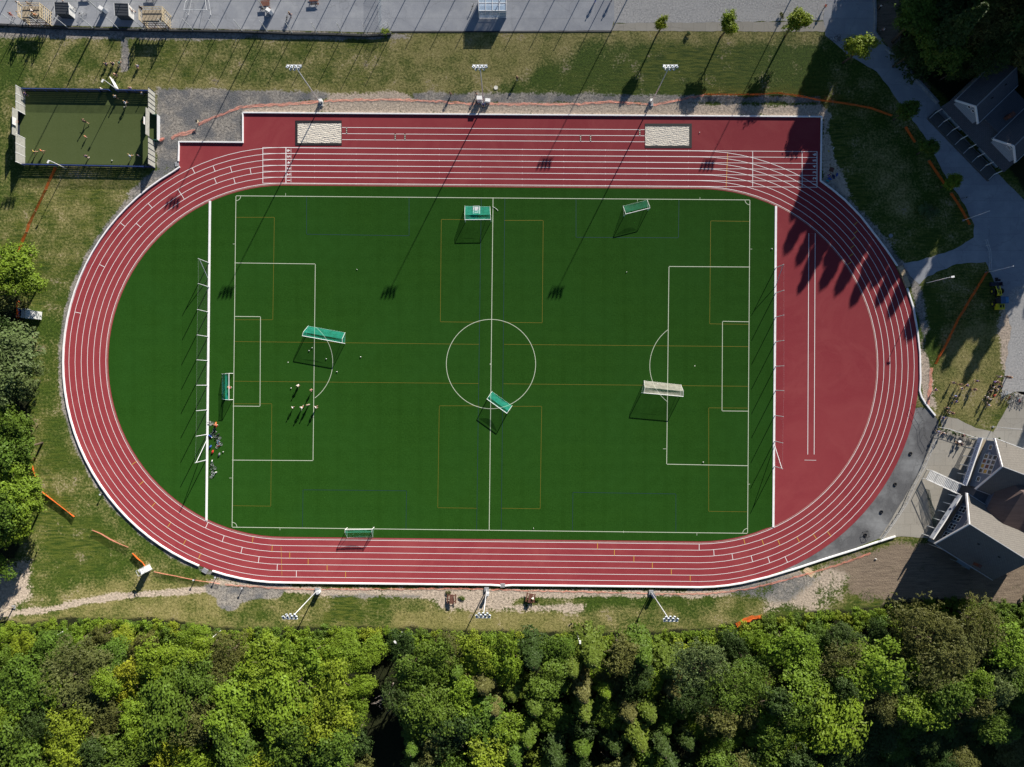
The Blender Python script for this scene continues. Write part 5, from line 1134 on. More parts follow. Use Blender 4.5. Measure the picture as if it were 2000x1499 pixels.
# grated stair down from the gap between the balconies
st = MB(); side = MB(); a0 = W(1856, 952)-CO; a1 = W(1806, 926)-CO; d = (a1-a0); wdt = Vector((d.y, -d.x, 0)).normalized()*1.0
for i in range(22):
    t = (i+.5)/22; p = a0+d*t; st.box((p.x, p.y, 2.95-1.9*t), (.16, 1.9, .04), math.atan2(d.y, d.x))
for s in (-1, 1):
    side.tube(a0+wdt*s+Vector((0, 0, 2.95)), a1+wdt*s+Vector((0, 0, 1.05)), .06); side.tube(a0+wdt*s+Vector((0, 0, 3.95)), a1+wdt*s+Vector((0, 0, 2.05)), .05)
    for t in np.linspace(0, 1, 5): p = a0+d*t+wdt*s; side.tube(p+Vector((0, 0, 2.95-1.9*t)), p+Vector((0, 0, 3.95-1.9*t)), .03)
side.tube(a1+wdt+Vector((0, 0, 0)), a1+wdt+Vector((0, 0, 2.05)), .06); side.tube(a1-wdt, a1-wdt+Vector((0, 0, 2.05)), .06)
so = side.build('stair_rail', M_WHITE, club); st.build('stair_treads', M_GALV, club)
# rear canopy below the south roof
e = empty('metal_canopy', W(1869, 1096), R(-33), 'pale blue grey metal sheet roofed bin shed below the south roof', 'canopy')
MB().box((0, 0, 2.2), (3.1, 1.0, .08)).build('roof', mat('blue_grey_sheet', (.30, .38, .46), .4, .1), e)
for x in (-1.4, 1.4):
    for y in (-.4, .4): MB().tube((x, y, 0), (x, y, 2.18), .04).build('post', M_GALV, e)
MB().box((0, .42, 1.1), (2.7, .05, 1.9)).build('back_panel', M_WALLB, e)
def rail_fence(pts, h, label, m=M_GALV, mesh=None, r=.035, step=1.6):
    c = W(*pts[0]); e = empty('railing', c, 0, label, 'railing'); P = []
    for a, b in zip(pts, pts[1:]):
        L = math.hypot(b[0]-a[0], b[1]-a[1])/PPM; k = max(1, round(L/step))
        for j in range(k): P.append(W(a[0]+(b[0]-a[0])*j/k, a[1]+(b[1]-a[1])*j/k)-c)
    P.append(W(*pts[-1])-c)
    for p in P: MB().tube(p, p+Vector((0, 0, h)), r, n=5).build('post', m, e)
    t = MB()
    for z in (h, h*.55): t.path([p+Vector((0, 0, z)) for p in P], r*.9, 5)
    t.build('rail', m, e)
    if mesh:
        n = MB()
        for a, b in zip(P, P[1:]): n.quad(a, b, b+Vector((0, 0, h)), a+Vector((0, 0, h)))
        n.build('mesh_panel', mesh, e)
rail_fence([(1826, 846), (1812, 884), (1800, 912), (1782, 945), (1766, 982), (1745, 1014), (1728, 1038), (1718, 1051)], 1.15, 'grey handrail along the terrace edge above the dark apron', mesh=M_NET)
rail_fence([(1808, 956), (1814, 990), (1823, 1030)], 1.3, 'dark green railing beside the club house steps', mat('dark_green_rail', (.03, .07, .06), .6), net_mat('green_dark_mesh', (.03, .06, .05), .5))
rail_fence([(1828, 834), (1850, 838), (1880, 848), (1906, 856)], 1.0, 'railing with planting between the path and the terrace', M_GALV)
rail_fence([(1780, 790), (1790, 806), (1800, 822), (1802, 850), (1812, 868)], .9, 'low dark cable railing on the apron right of the track', M_DGREY, r=.02)
rail_fence([(1921, 470), (1928, 492), (1929, 515), (1929, 528)], 1.1, 'thin railing curving at the road fork beside the flagpole', M_GALV)
ph = MB()
for i in range(60):
    t = random.random(); p = W(1832+t*74, 838+t*19+random.uniform(-3, 3)); a = random.uniform(0, 6.28); s = random.uniform(.15, .35)
    ph.add([p+Vector((0, 0, .1)), p+Vector((s*math.cos(a), s*math.sin(a), .5)), p+Vector((s*math.cos(a+1), s*math.sin(a+1), .55)), p+Vector((0, 0, .75))], [(0, 1, 2), (1, 3, 2)])
o = ph.build('hedge', mat('dark_hedge_leaf', (.03, .06, .015), .8), off=W(1870, 848)); tag(o, 'thin dark hedge along the terrace path railing', 'hedge')
def umbrella(px, py, m, label):
    e = empty('parasol', W(px, py), 0, label, 'parasol'); v = [(0, 0, 2.5)]+[(.9*math.cos(a), .9*math.sin(a), 2.1) for a in np.linspace(0, 2*PI, 9)[:-1]]
    MB().add(v, [(0, i+1, (i+1) % 8+1) for i in range(8)]).build('canopy', m, e); MB().tube((0, 0, 0), (0, 0, 2.5), .03).build('pole', M_GALV, e)
e = empty('grill', W(1869, 862), 0, 'small round white topped table on the shaded terrace', 'table'); MB().prism([(.34*math.cos(a), .25*math.sin(a)) for a in np.linspace(0, 2*PI, 14)[:-1]], .9, .95).build('table_top', M_WHITE, e); MB().tube((0, 0, 0), (0, 0, .9), .05).build('stem', M_GALV, e)
for i, (x, y, s, c, lab) in enumerate([(1866, 866, 'sit', 'black', 'person in black sitting left of the round white table'), (1875, 868, 'sit', 'navy', 'person in navy sitting right of the round white table'), (1879, 850, 'sit', 'pink', 'person in pink sitting in the terrace shade')]): person(x, y, s, i*1.2, c, 'trousers', 'black', 'dark', lab)
for i, (x, y) in enumerate([(1778, 886), (1748, 946), (1721, 1000), (1695, 1022)]):
    e = MB(); e.torus((0, 0, .10), .28, .10, 16, 6, Matrix.Rotation(PI/2, 3, 'X')); o = e.build('tyre', MATS['tyre_rubber'] if i != 2 else M_DGREY, smooth=True); o.location = W(x if i != 3 else 1690, y if i != 3 else 1045); tag(o, ['uppermost dark tyre lying on the dusty apron', 'second dark tyre from the top on the dusty apron', 'third dark tyre from the top on the dusty apron', 'lowest dark tyre on the dusty apron near the kerb'][i], 'tyre', 'old tyres on the apron')
e = empty('drain_box', W(1690.5, 1044), .3, 'black wire cage lying open at the lower end of the apron', 'cage'); w_ = MB()
for z in (0, .5):
    for a, b in (((-.5, -.6), (.5, -.6)), ((.5, -.6), (.5, .6)), ((.5, .6), (-.5, .6)), ((-.5, .6), (-.5, -.6))): w_.tube((*a, z), (*b, z), .03)
for x in (-.5, .5):
    for y in (-.6, .6): w_.tube((x, y, 0), (x, y, .5), .03)
w_.build('frame', M_DGREY, e)
# garden planter on the club house far side
e = empty('planter', W(1905, 1010, 0)+Vector((6.5, -1, 0)), R(-30), 'pale timber planter deck at the right edge behind the tower roof', 'planter'); MB().box((0, 0, 2.6), (3.0, 1.6, .2)).box((.6, .8, 3.0), (1.6, .8, .6)).build('deck', M_PALE, e); MB().box((0, 0, 1.25), (2.6, 1.3, 2.5)).build('base', M_WALLB, e)
# ---------------------------------------------------------------- dark house in the shade (upper right)
NO = W(1882.9, 280.5); nh = empty('timber_house', NO, R(44), 'long dark roofed house with two small white gables in deep shade', 'building')
MI = Matrix.Identity(4)
for y in (5.2, -5.4):
    Mg = gable_wing(nh, Vector((1.0, y, 0)), 0, 3.15, 10.5, 5.4, 8.0, M_DROOF, mat('pale_boarding', (.35, .4, .45), .7, .06, 3), .25, .2, .1)
    if y > 0:
        for s in (-.55, .55): window(nh, Mg, .1, s, 6.4, .55, .6)
    else: window(nh, Mg, .1, 0, 6.5, .9, .6, None, 3, 1)
lr = MB(); lr.add([(-.4, -9.1, 2.9), (-.4, 9.1, 2.9), (3.6, 8.4, 5.3), (3.6, -8.6, 5.3), (-.4, -9.1, 3.05), (-.4, 9.1, 3.05), (3.6, 8.4, 5.45), (3.6, -8.6, 5.45)], [(0, 1, 2, 3), (7, 6, 5, 4), (0, 4, 5, 1), (1, 5, 6, 2), (3, 7, 4, 0), (2, 6, 7, 3)]); lr.build('porch_roof', M_DROOF, nh)
MB().box((7, 0, 2.65), (6.6, 16.6, 5.3)).build('wall', MATS['pale_boarding'], nh); MB().box((2.6, 0, 1.9), (2.1, 16.4, 3.8)).build('porch_wall', MATS['pale_boarding'], nh); MB().box((6.5, 0, 5.36), (8.2, 17, .12)).build('link_roof', M_DROOF, nh)
MB().box((-.9, 0, .3), (2.3, 17.8, .5)).build('porch_deck', mat('dark_deck', (.10, .10, .10), .8), nh)
for i in range(8): MB().box((-.35, -8.7+i*2.48, 1.7), (.14, .14, 2.4)).build('porch_post', M_WHITE, nh); MB().box((-1.1, -8.7+i*2.48, .62), (1.7, .08, .08)).build('porch_beam', M_WHITE, nh)
for i in range(6): window(nh, MI, 1.55, -7+i*2.8, 1.9, 1.0, 1.2)
ch = MB(); ch.box((5.5, -1.0, 6.2), (.9, .7, 2.0)); ch.box((5.5, -1.0, 7.25), (1.05, .85, .12)); ch.build('chimney', M_BROWN, nh)
# low stone wall beside the road
def wall_line(pts, w, h, label, m):
    mb = MB(); kerb(mb, [W(*p) for p in pts], w, h); o = mb.build('stone_wall', m, off=W(*pts[0])); tag(o, label, 'wall')
M_STONE = mat('grey_stone_wall', (.25, .27, .30), .9, .25, 1.6, .4)
wall_line([(1705, -80), (1706, 0), (1707.5, 40), (1706, 67), (1718, 82)], .32, .8, 'grey stone wall along the shaded road at the top', M_STONE)
wall_line([(1729, 96), (1760, 125), (1790, 160), (1829, 203)], .40, .8, 'grey stone wall from the gate gap down to the shaded house', M_STONE)
# ---------------------------------------------------------------- yellow wheel loader
lo_ = empty('wheel_loader', W(1944, 582), R(2), 'small yellow wheel loader parked in the shade beside the orange mesh', 'loader')
YP = mat('yellow_machine_paint', (.62, .55, .03), .4, .08, 4); BG = mat('cab_blue_grey', (.05, .11, .22), .3, .1)
for x, y in ((-.95, -1.35), (.95, -1.35), (-.95, 1.25), (.95, 1.25)):
    w = MB().torus((x, y, .58), .40, .19, 18, 6, Matrix.Rotation(PI/2, 3, 'Z')).build('wheel', MATS['tyre_rubber'], lo_, True)
    MB().tube((x-.12, y, .58), (x+.12, y, .58), .30, n=12).build('rim', YP, w)
MB().box((0, -1.95, 1.15), (1.45, 1.2, .95)).box((0, -2.1, 1.68), (1.2, .8, .12)).build('hood', YP, lo_); MB().box((-.2, -1.95, 1.77), (.35, .5, .05)).box((.35, -1.95, 1.77), (.2, .5, .05)).build('grille', M_DGREY, lo_)
MB().box((0, -1.2, .75), (1.1, 1.6, .4)).box((0, .9, .75), (.8, 1.6, .4)).build('chassis', M_DGREY, lo_)
cab = MB().box((.1, -.75, 1.7), (1.4, 1.3, 1.5)).build('cab', M_GLASS, lo_); MB().box((.1, -.75, 2.5), (1.5, 1.4, .12)).build('cab_roof', BG, cab); MB().box((.55, -.75, 2.58), (.6, 1.1, .04)).build('roof_hatch', mat('blue_hatch', (.08, .22, .4), .3), cab)
ar = MB()
for s in (-1, 1): ar.tube((.28*s, .35, 1.5), (.42*s, 2.3, .8), .09, n=5); ar.tube((.15*s, .5, .9), (.2*s, 1.6, 1.1), .07)
ar.box((0, 1.35, 1.25), (.9, .12, .14)); ar.box((0, .4, 1.2), (.7, .3, .7)); ar.build('lift_arm', YP, lo_)
MB().prism([(-1.15, 2.35), (1.15, 2.35), (1.15, 3.15), (-1.15, 3.15)], .05, .12).box((0, 2.4, .45), (2.3, .1, .8)).box((-1.12, 2.75, .35), (.06, .8, .6)).box((1.12, 2.75, .35), (.06, .8, .6)).build('bucket', mat('dark_steel_bucket', (.03, .035, .06), .5), lo_)
gr_ = MB(); gr_.box((.3, 3.5, .5), (.9, .4, .3)).box((.1, 3.9, .4), (.5, .3, .25)); gr_.build('grapple', M_DGREY, lo_)
# ---------------------------------------------------------------- foliage
def leaf_mat(name, col, var=.5, trans=.22):
    g = NT(name); oi = g.node('ShaderNodeObjectInfo'); t = g.attr('tint'); n = g.noise(.9, 3)
    dark = tuple(c*(1-var) for c in col); lite = tuple(min(1, c*(1+var)) for c in col)
    c1 = g.mix(t, dark, lite); yel = (col[0]*1.5, col[1]*1.15, col[2]*.8)
    c2 = g.mix(g.math('MULTIPLY', oi.outputs['Random'], .45), c1, yel); c2 = g.mix(g.ramp(n, .35, .65, 0, .35), c2, dark)
    g.done(c2, .6, spec=.25, dr=.3); tr = g.node('ShaderNodeBsdfTranslucent'); g.link(c2, tr.inputs[0]); mx = g.node('ShaderNodeMixShader'); mx.inputs[0].default_value = trans
    g.link(g.b.outputs[0], mx.inputs[1]); g.link(tr.outputs[0], mx.inputs[2]); g.link(mx.outputs[0], g.t.nodes['Material Output'].inputs[0]); return g.m
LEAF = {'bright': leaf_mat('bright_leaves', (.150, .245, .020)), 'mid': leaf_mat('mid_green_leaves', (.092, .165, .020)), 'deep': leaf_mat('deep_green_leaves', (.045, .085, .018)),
        'yellow': leaf_mat('yellow_leaves', (.27, .31, .022)), 'lime': leaf_mat('lime_leaves', (.200, .275, .022)), 'olive': leaf_mat('olive_brown_leaves', (.110, .130, .036)), 'grey': leaf_mat('grey_green_leaves', (.115, .170, .058)), 'spruce': leaf_mat('spruce_needles', (.115, .175, .024)), 'brownish': leaf_mat('brown_cone_needles', (.145, .150, .045))}
M_BARK = mat('rough_bark', (.11, .085, .06), .95, .3, 5, .4)
def cards(name, P, N, S, T, m):
    """leaf cards: positions, normals, sizes, tints -> one mesh"""
    n = len(P); N = N/np.linalg.norm(N, axis=1, keepdims=True); a = rng.normal(size=(n, 3)); u = np.cross(N, a); u /= np.linalg.norm(u, axis=1, keepdims=True); v = np.cross(N, u)
    S = S[:, None]; q = np.stack([P+u*S*.62, P+v*S*.42+N*S*.10, P-u*S*.55, P-v*S*.42+N*S*.10], 1).reshape(-1, 3)
    me = bpy.data.meshes.new(name); me.vertices.add(4*n); me.vertices.foreach_set('co', q.ravel().astype(np.float32))
    me.loops.add(4*n); me.loops.foreach_set('vertex_index', np.arange(4*n, dtype=np.int32)); me.polygons.add(n)
    me.polygons.foreach_set('loop_start', np.arange(0, 4*n, 4, dtype=np.int32)); me.polygons.foreach_set('loop_total', np.full(n, 4, np.int32)); me.update()
    me.attributes.new('tint', 'FLOAT', 'POINT').data.foreach_set('value', np.repeat(T, 4).astype(np.float32)); me.materials.append(m); return me
def broadleaf(seed, n=5200, rx=1.0, rz=.85, puffs=26, leaf=.085, low=-.35, shell=.62):
    """unit crown: radius 1, centred on the origin; leaves sit in small sprigs on uneven boughs"""
    r = np.random.default_rng(seed); ph = r.uniform(0, 2*PI, puffs); cz = r.uniform(low, .95, puffs); rad = np.sqrt(np.clip(1-cz**2, 0, 1)); k = r.uniform(shell-.32, shell+.22, puffs)*(1+.22*np.sin(ph*2+seed))
    C = np.stack([np.cos(ph)*rad*k*rx, np.sin(ph)*rad*k*rx, cz*k*rz], 1); pr = r.uniform(.13, .36, puffs); tp = r.uniform(0, 1, puffs)
    w = pr**1.7; m = n//7; idx = r.choice(puffs, m, p=w/w.sum()); d = r.normal(size=(m, 3)); d /= np.linalg.norm(d, axis=1, keepdims=True); d[:, 2] = np.where(d[:, 2] < -.3, -d[:, 2], d[:, 2])
    rr = pr[idx]*r.uniform(.55, 1.28, m)*(1+.3*np.sin(d[:, 0]*9+idx)*np.sin(d[:, 1]*8+idx*2)); Q = C[idx]+d*rr[:, None]; tq = tp[idx]*.45+r.uniform(0, .4, m)
    q = np.repeat(np.arange(m), 7); nn = len(q); P = Q[q]+r.normal(size=(nn, 3))*leaf*.55*np.array([1, 1, .7])
    N = d[q]*.8+r.normal(size=(nn, 3))*.45+np.array([0, 0, .25]); return P, N, r.uniform(.5, 1.1, nn)*leaf, np.clip(tq[q]+r.uniform(0, .25, nn), 0, 1)
def conifer(seed, n=5200, whorls=13):
    """unit conifer: height 1, radius .27"""
    r = np.random.default_rng(seed); P = []; N = []; S = []; T = []; arms = 8; per = n//(whorls*arms)
    for w in range(whorls):
        z = .14+.84*(w+r.uniform(-.2, .2))/whorls; Rr = .27*(1-z)**.8+.012; a0 = r.uniform(0, 6)
        for a in range(arms):
            an = a0+2*PI*a/arms+r.uniform(-.25, .25); L = Rr*r.uniform(.55, 1.3); t = r.uniform(.05, 1, per); wd = .030*np.sin(np.clip(t*1.1, 0, 1)*PI*.85)+.004; sp = r.normal(0, 1, per)*wd*(.4+Rr*3)
            x = np.cos(an)*L*t-np.sin(an)*sp; y = np.sin(an)*L*t+np.cos(an)*sp; zz = z-.15*L/.27*t**1.3-np.abs(sp)*.5+r.uniform(-.004, .004, per)
            P.append(np.stack([x, y, zz], 1)); nn = np.stack([np.cos(an)*np.full(per, .35), np.sin(an)*np.full(per, .35), np.full(per, .9)], 1)+r.normal(0, .35, (per, 3)); N.append(nn); S.append(r.uniform(.018, .032, per)); T.append(np.clip(r.uniform(0, 1)*.5+t*.4+r.uniform(0, .2, per)-.1, 0, 1))
    return np.concatenate(P), np.concatenate(N), np.concatenate(S), np.concatenate(T)
CROWN = [cards('crown', *broadleaf(s, 8400, puffs=44, leaf=.082), LEAF['mid']) for s in (1, 2, 3, 4)]          # leafy
CROWN += [cards('crown', *broadleaf(s, 11000, puffs=80, leaf=.055, shell=.74, low=-.2), LEAF['mid']) for s in (11, 12)]    # fine, dense (pine like)
CONE = [cards('crown', *conifer(s, 7000, 20), LEAF['spruce']) for s in (21, 22, 23)]
BUSH = [cards('foliage', *broadleaf(s, 1500, rz=.8, puffs=16, leaf=.15), LEAF['bright']) for s in (31, 32, 33)]
SMALL = [cards('crown', *broadleaf(s, 5600, rz=1.15, puffs=34, leaf=.12, shell=.5), LEAF['lime']) for s in (41, 42)]
TALL = [cards('crown', *conifer(s, 15000, 34), LEAF['deep']) for s in (24, 25)]
def trunk_mesh(h, r, limbs, spread):
    mb = MB(); mb.tube((0, 0, 0), (.04, .02, h*.5), r, r*.75, 7); mb.tube((.04, .02, h*.5), (0, 0, h), r*.75, r*.25, 7)
    for i in range(limbs): a = i*2.4; z = h*(.45+.45*i/max(1, limbs)); mb.tube((0, 0, z), (math.cos(a)*spread, math.sin(a)*spread, z+spread*.7), r*.4, r*.1, 5)
    return mb.mesh('trunk', M_BARK, True)
TRUNK = trunk_mesh(1, .028, 7, .28); TRUNKC = trunk_mesh(1, .013, 0, 0)
def tree(name, base, h, r, crown, leaf, label, group, cone=False, cat='tree', flat=.85, twist=None, clear=.42):
    e = empty(name, base, random.uniform(0, 6.28) if twist is None else twist, label, cat, group)
    t = bpy.data.objects.new('trunk', TRUNKC if cone else TRUNK); COL.objects.link(t); t.parent = e; t.scale = (h*.95, h*.95, h*(.97 if cone else .85))
    c = bpy.data.objects.new('crown', crown); COL.objects.link(c); c.parent = e
    if cone: c.scale = (r/.27, r/.27, h)
    else: cz = (h-h*clear)/2; kx = random.uniform(.86, 1.2); c.scale = (r*kx, r/kx, cz); c.location = (0, 0, h-cz*.95); c.rotation_euler = (random.uniform(-.28, .28), random.uniform(-.28, .28), 0)
    c.material_slots[0].link = 'OBJECT'; c.material_slots[0].material = LEAF[leaf]; return e
def bush(px, py, r, leaf, label, group='bushes along the edge of the wood', hz=1.0, name='bush'):
    e = empty(name, W(px, py), random.uniform(0, 6.28), label, 'bush', group)
    c = bpy.data.objects.new('foliage', random.choice(BUSH)); COL.objects.link(c); c.parent = e; c.scale = (r, r, r*1.05*hz); c.location = (0, 0, r*.62*hz)
    c.material_slots[0].link = 'OBJECT'; c.material_slots[0].material = LEAF[leaf]
    s = bpy.data.objects.new('stem', TRUNK); COL.objects.link(s); s.parent = e; s.scale = (r*.9, r*.9, r*1.1); return e
def base_of(px, py, zc): p = WA(px, py, zc); p.z = 0; return p
LN = {'bright': 'bright green', 'mid': 'mid green', 'deep': 'dark green', 'yellow': 'yellow', 'lime': 'lime green', 'olive': 'olive brown', 'grey': 'grey green', 'spruce': 'green', 'brownish': 'brown topped'}
# small trees along the bank and the road
for px, py, r, h, lf, lab in ((1290, 50, 1.55, 6.6, 'lime', 'small narrow tree at the top of the bank, leftmost of the four sunlit ones'), (1421, 50, 2.4, 7.4, 'lime', 'round sunlit tree at the top of the bank, second from the left'), (1553, 46, 2.75, 8.2, 'lime', 'round sunlit tree at the top of the bank, third from the left'), (1673, 97, 3.3, 9.0, 'lime', 'large sunlit tree standing at the edge of the deep road shade'),
                              (1768, 219, 2.7, 6.8, 'mid', 'dark shaded tree beside the orange mesh, uppermost of the shaded row'), (1812, 290, 2.2, 6.0, 'mid', 'dark shaded tree beside the road, second of the shaded row'), (1858, 357, 2.0, 5.6, 'bright', 'smaller shaded tree beside the road, lowest of the shaded row')):
    tree('young_tree', base_of(px, py, h*.62), h, r, random.choice(SMALL), lf, lab, 'young trees along the bank and road', clear=.3)
bush(1810, 413, 1.9, 'grey', 'thin grey green bush patch on the shaded grass', 'lone bushes', .35); bush(1344, 68, .55, 'deep', 'tiny dark bush at the top of the bank between first two trees', 'lone bushes')
bush(1525, 33, .6, 'olive', 'small brownish bush left of the third bank tree', 'lone bushes'); bush(754, 66, 1.0, 'lime', 'weedy low bush at the end of the dark board wall', 'lone bushes', .4)
bush(874, 1158, .6, 'olive', 'low weeds left of the left picnic table', 'lone bushes', .4); bush(902, 1168, .6, 'mid', 'low weeds right of the left picnic table', 'lone bushes', .4); bush(1050, 1170, .5, 'mid', 'low weeds right of the right picnic table', 'lone bushes', .4)
bush(1949, 858, .35, 'deep', 'small dark potted shrub at the corner of the north roof', 'lone bushes')
# ---- the wood along the bottom: first the crowns one can tell apart
X = [(170, 1322, 62, 'olive', 4, 12), (262, 1312, 40, 'yellow', 0, 11), (246, 1352, 30, 'yellow', 1, 10), (60, 1335, 62, 'mid', 0, 13), (62, 1455, 60, 'mid', 2, 14), (140, 1420, 52, 'lime', 1, 13), (150, 1478, 48, 'lime', 3, 13), (215, 1400, 45, 'olive', 5, 11),
     (330, 1290, 52, 'bright', 0, 11), (395, 1310, 42, 'mid', 1, 12), (330, 1380, 66, 'mid', 3, 13), (400, 1400, 50, 'olive', 4, 12), (450, 1275, 40, 'olive', 5, 10), (468, 1370, 58, 'bright', 2, 13), (340, 1450, 42, 'yellow', 2, 11), (470, 1450, 52, 'mid', 0, 14), (260, 1460, 50, 'mid', 1, 13), (395, 1480, 45, 'bright', 3, 12),
     (535, 1290, 60, 'bright', 1, 12), (610, 1285, 55, 'bright', 2, 12), (560, 1365, 66, 'bright', 3, 14), (650, 1330, 55, 'lime', 0, 13), (640, 1400, 58, 'lime', 1, 13), (570, 1440, 56, 'mid', 2, 14), (655, 1470, 54, 'mid', 0, 14), (520, 1480, 45, 'lime', 3, 13), (690, 1285, 32, 'bright', 1, 8),
     (812, 1300, 46, 'mid', 1, 12), (850, 1290, 50, 'mid', 2, 11), (872, 1262, 30, 'olive', 5, 10), (925, 1275, 48, 'lime', 0, 10), (985, 1285, 46, 'bright', 3, 11), (828, 1385, 48, 'mid', 0, 13), (845, 1370, 50, 'mid', 1, 13), (850, 1440, 38, 'olive', 2, 12), (905, 1350, 42, 'bright', 2, 12), (940, 1400, 46, 'mid', 3, 13), (880, 1420, 50, 'deep', 1, 13), (960, 1470, 55, 'lime', 0, 14), (835, 1492, 30, 'grey', 4, 11),
     (1370, 1300, 58, 'grey', 4, 13), (1430, 1330, 50, 'mid', 5, 13), (1540, 1260, 52, 'bright', 0, 11), (1570, 1320, 50, 'bright', 1, 12), (1640, 1285, 44, 'olive', 4, 12), (1690, 1300, 62, 'bright', 2, 13), (1800, 1240, 62, 'olive', 5, 12), (1850, 1275, 60, 'olive', 4, 12), (1905, 1210, 40, 'olive', 5, 11), (1620, 1400, 66, 'bright', 3, 14), (1560, 1380, 48, 'mid', 0, 13), (1720, 1370, 36, 'olive', 4, 11), (1790, 1370, 44, 'bright', 1, 12), (1930, 1340, 42, 'grey', 2, 11), (1950, 1250, 48, 'bright', 0, 11), (1590, 1340, 35, 'grey', 4, 10), (1600, 1455, 50, 'deep', 1, 9), (1500, 1440, 50, 'mid', 2, 12)]
def inwood(px, py):
    pts = FOREST; ins = False
    for i in range(len(pts)):
        a, b = pts[i], pts[(i+1) % len(pts)]
        if (a[1] > py) != (b[1] > py) and px < (b[0]-a[0])*(py-a[1])/(b[1]-a[1])+a[0]: ins = not ins
    return ins
TREES = [(x, y, r, lf, ci, h) for x, y, r, lf, ci, h in X]
rr = random.Random(5); tries = 0
while tries < 14000 and len(TREES) < 285:
    tries += 1; x = rr.uniform(-50, 2060); y = rr.uniform(1240, 1560)
    if not inwood(x, y-30): continue
    mid = 960 < x < 1340; sp = mid and rr.random() < .5 or (740 < x < 960 and rr.random() < .2)
    r_ = rr.uniform(29, 42) if sp else rr.uniform(26, 46)
    if x+r_*.8 > 732 and x-r_*.8 < 752+(y-1300)*.12 and y > 1270: continue     # dark gap
    if any(math.hypot(x-t[0], y-t[1]) < (r_+t[2])*(.52 if sp else .57) for t in TREES): continue
    if x > 1640 and y > 1330: lf = rr.choice(['deep', 'deep', 'mid', 'olive'])  # lower right: darker leaf mix, shade put into the leaf colour
    elif sp: lf = rr.choice(['spruce', 'mid', 'mid', 'brownish', 'bright', 'deep', 'spruce'])
    elif x < 740: lf = rr.choice(['bright', 'mid', 'mid', 'lime', 'mid', 'olive', 'bright'])
    else: lf = rr.choice(['mid', 'deep', 'bright', 'mid', 'deep', 'olive', 'mid', 'bright'])
    if y > 1400 and rr.random() < .35: lf = 'deep'  # back rows: more dark leaves, standing in for shade from taller trees
    h = rr.uniform(9, 16) if sp else rr.uniform(7.5, 14)
    if y < 1262: h *= .62
    if x > 1590 and y > 1400-(x-1590)*.12: h *= .55; lf = rr.choice(['deep', 'deep', 'deep', 'mid', 'olive'])  # lower right corner: crowns lowered and leaves darkened to imitate shade
    TREES.append((x, y, r_, lf, 6+rr.randrange(3) if sp else rr.choice([0, 1, 2, 3, 0, 1, 2, 3, 4, 5]), h))
rows = [('front', -1e9, 1275), ('second', 1275, 1325), ('third', 1325, 1380), ('fourth', 1380, 1440), ('last', 1440, 1e9)]
for rn, lo__, hi__ in rows:
    sel = sorted([t for t in TREES if lo__ <= t[1] < hi__])
    for i, (x, y, r_, lf, ci, h) in enumerate(sel):
        cone = ci >= 6; zc = h*.62
        base = base_of(x, y, zc)
        kind = 'conifer' if cone else ('pine_tree' if ci in (4, 5) else 'leafy_tree')
        lab = f"{LN[lf]} {'conifer' if cone else 'fine leaved tree' if ci in (4, 5) else 'leafy tree'}, {nth(i)} from the left in the {rn} row of the wood"
        s = (1-zc/CH)/PPM
        tree(kind, base, h*(1.12 if cone else 1), r_*s*(1.25 if cone else 1.12), CONE[ci-6] if cone else CROWN[ci], lf, lab, 'trees of the wood along the bottom', cone)
# bushes at the front of the wood
k = 0; x = 6.0
FL = [p for p in FOREST if -100 < p[0] < 2300 and p[1] < 1500]
def front_y(x):
    for a, b in zip(FL, FL[1:]):
        if a[0] <= x <= b[0]: return a[1]+(b[1]-a[1])*(x-a[0])/(b[0]-a[0])
    return 1215
nb = 0; bl_ = []
while x < 2010:
    y = front_y(x); r_ = rr.uniform(.9, 1.75)
    bl_.append((x, y+rr.uniform(6, 13), r_)); x += r_*PPM*1.35
bl2 = []; x = 0.0
while x < 2010:
    r_ = rr.uniform(1.3, 2.2); bl2.append((x, front_y(x)+rr.uniform(22, 34), r_)); x += r_*PPM*1.55
for nm, L in (('outer', bl_), ('inner', bl2)):
    for i, (x, y, r_) in enumerate(L):
        if 132 < x < 150 and nm == 'outer': continue
        lf = rr.choice(['bright', 'bright', 'lime', 'mid', 'bright']) if x < 1900 else 'mid'
        bush(x, y, r_, lf, f'{LN[lf]} bush, {nth(i)} from the left in the {nm} line of bushes before the wood')
# dead branches in the gap
db = MB()
for i in range(14): a = rr.uniform(0, 6.28); p = Vector((0, 0, 6)); q = Vector((math.cos(a)*1.6, math.sin(a)*1.6, 8.5+rr.uniform(-1, 1))); db.tube(p, q, .07, .03, 5); db.tube(q, q+Vector((rr.uniform(-1, 1), rr.uniform(-1, 1), .5)), .035, .01, 4)
db.tube((0, 0, 0), (0, 0, 6.2), .14, .09, 6); o = db.build('dead_tree', mat('grey_dead_wood', (.35, .30, .26), .9, .2, 4)); o.location = base_of(756, 1365, 7); tag(o, 'bare grey dead tree at the right side of the dark gap', 'dead tree')
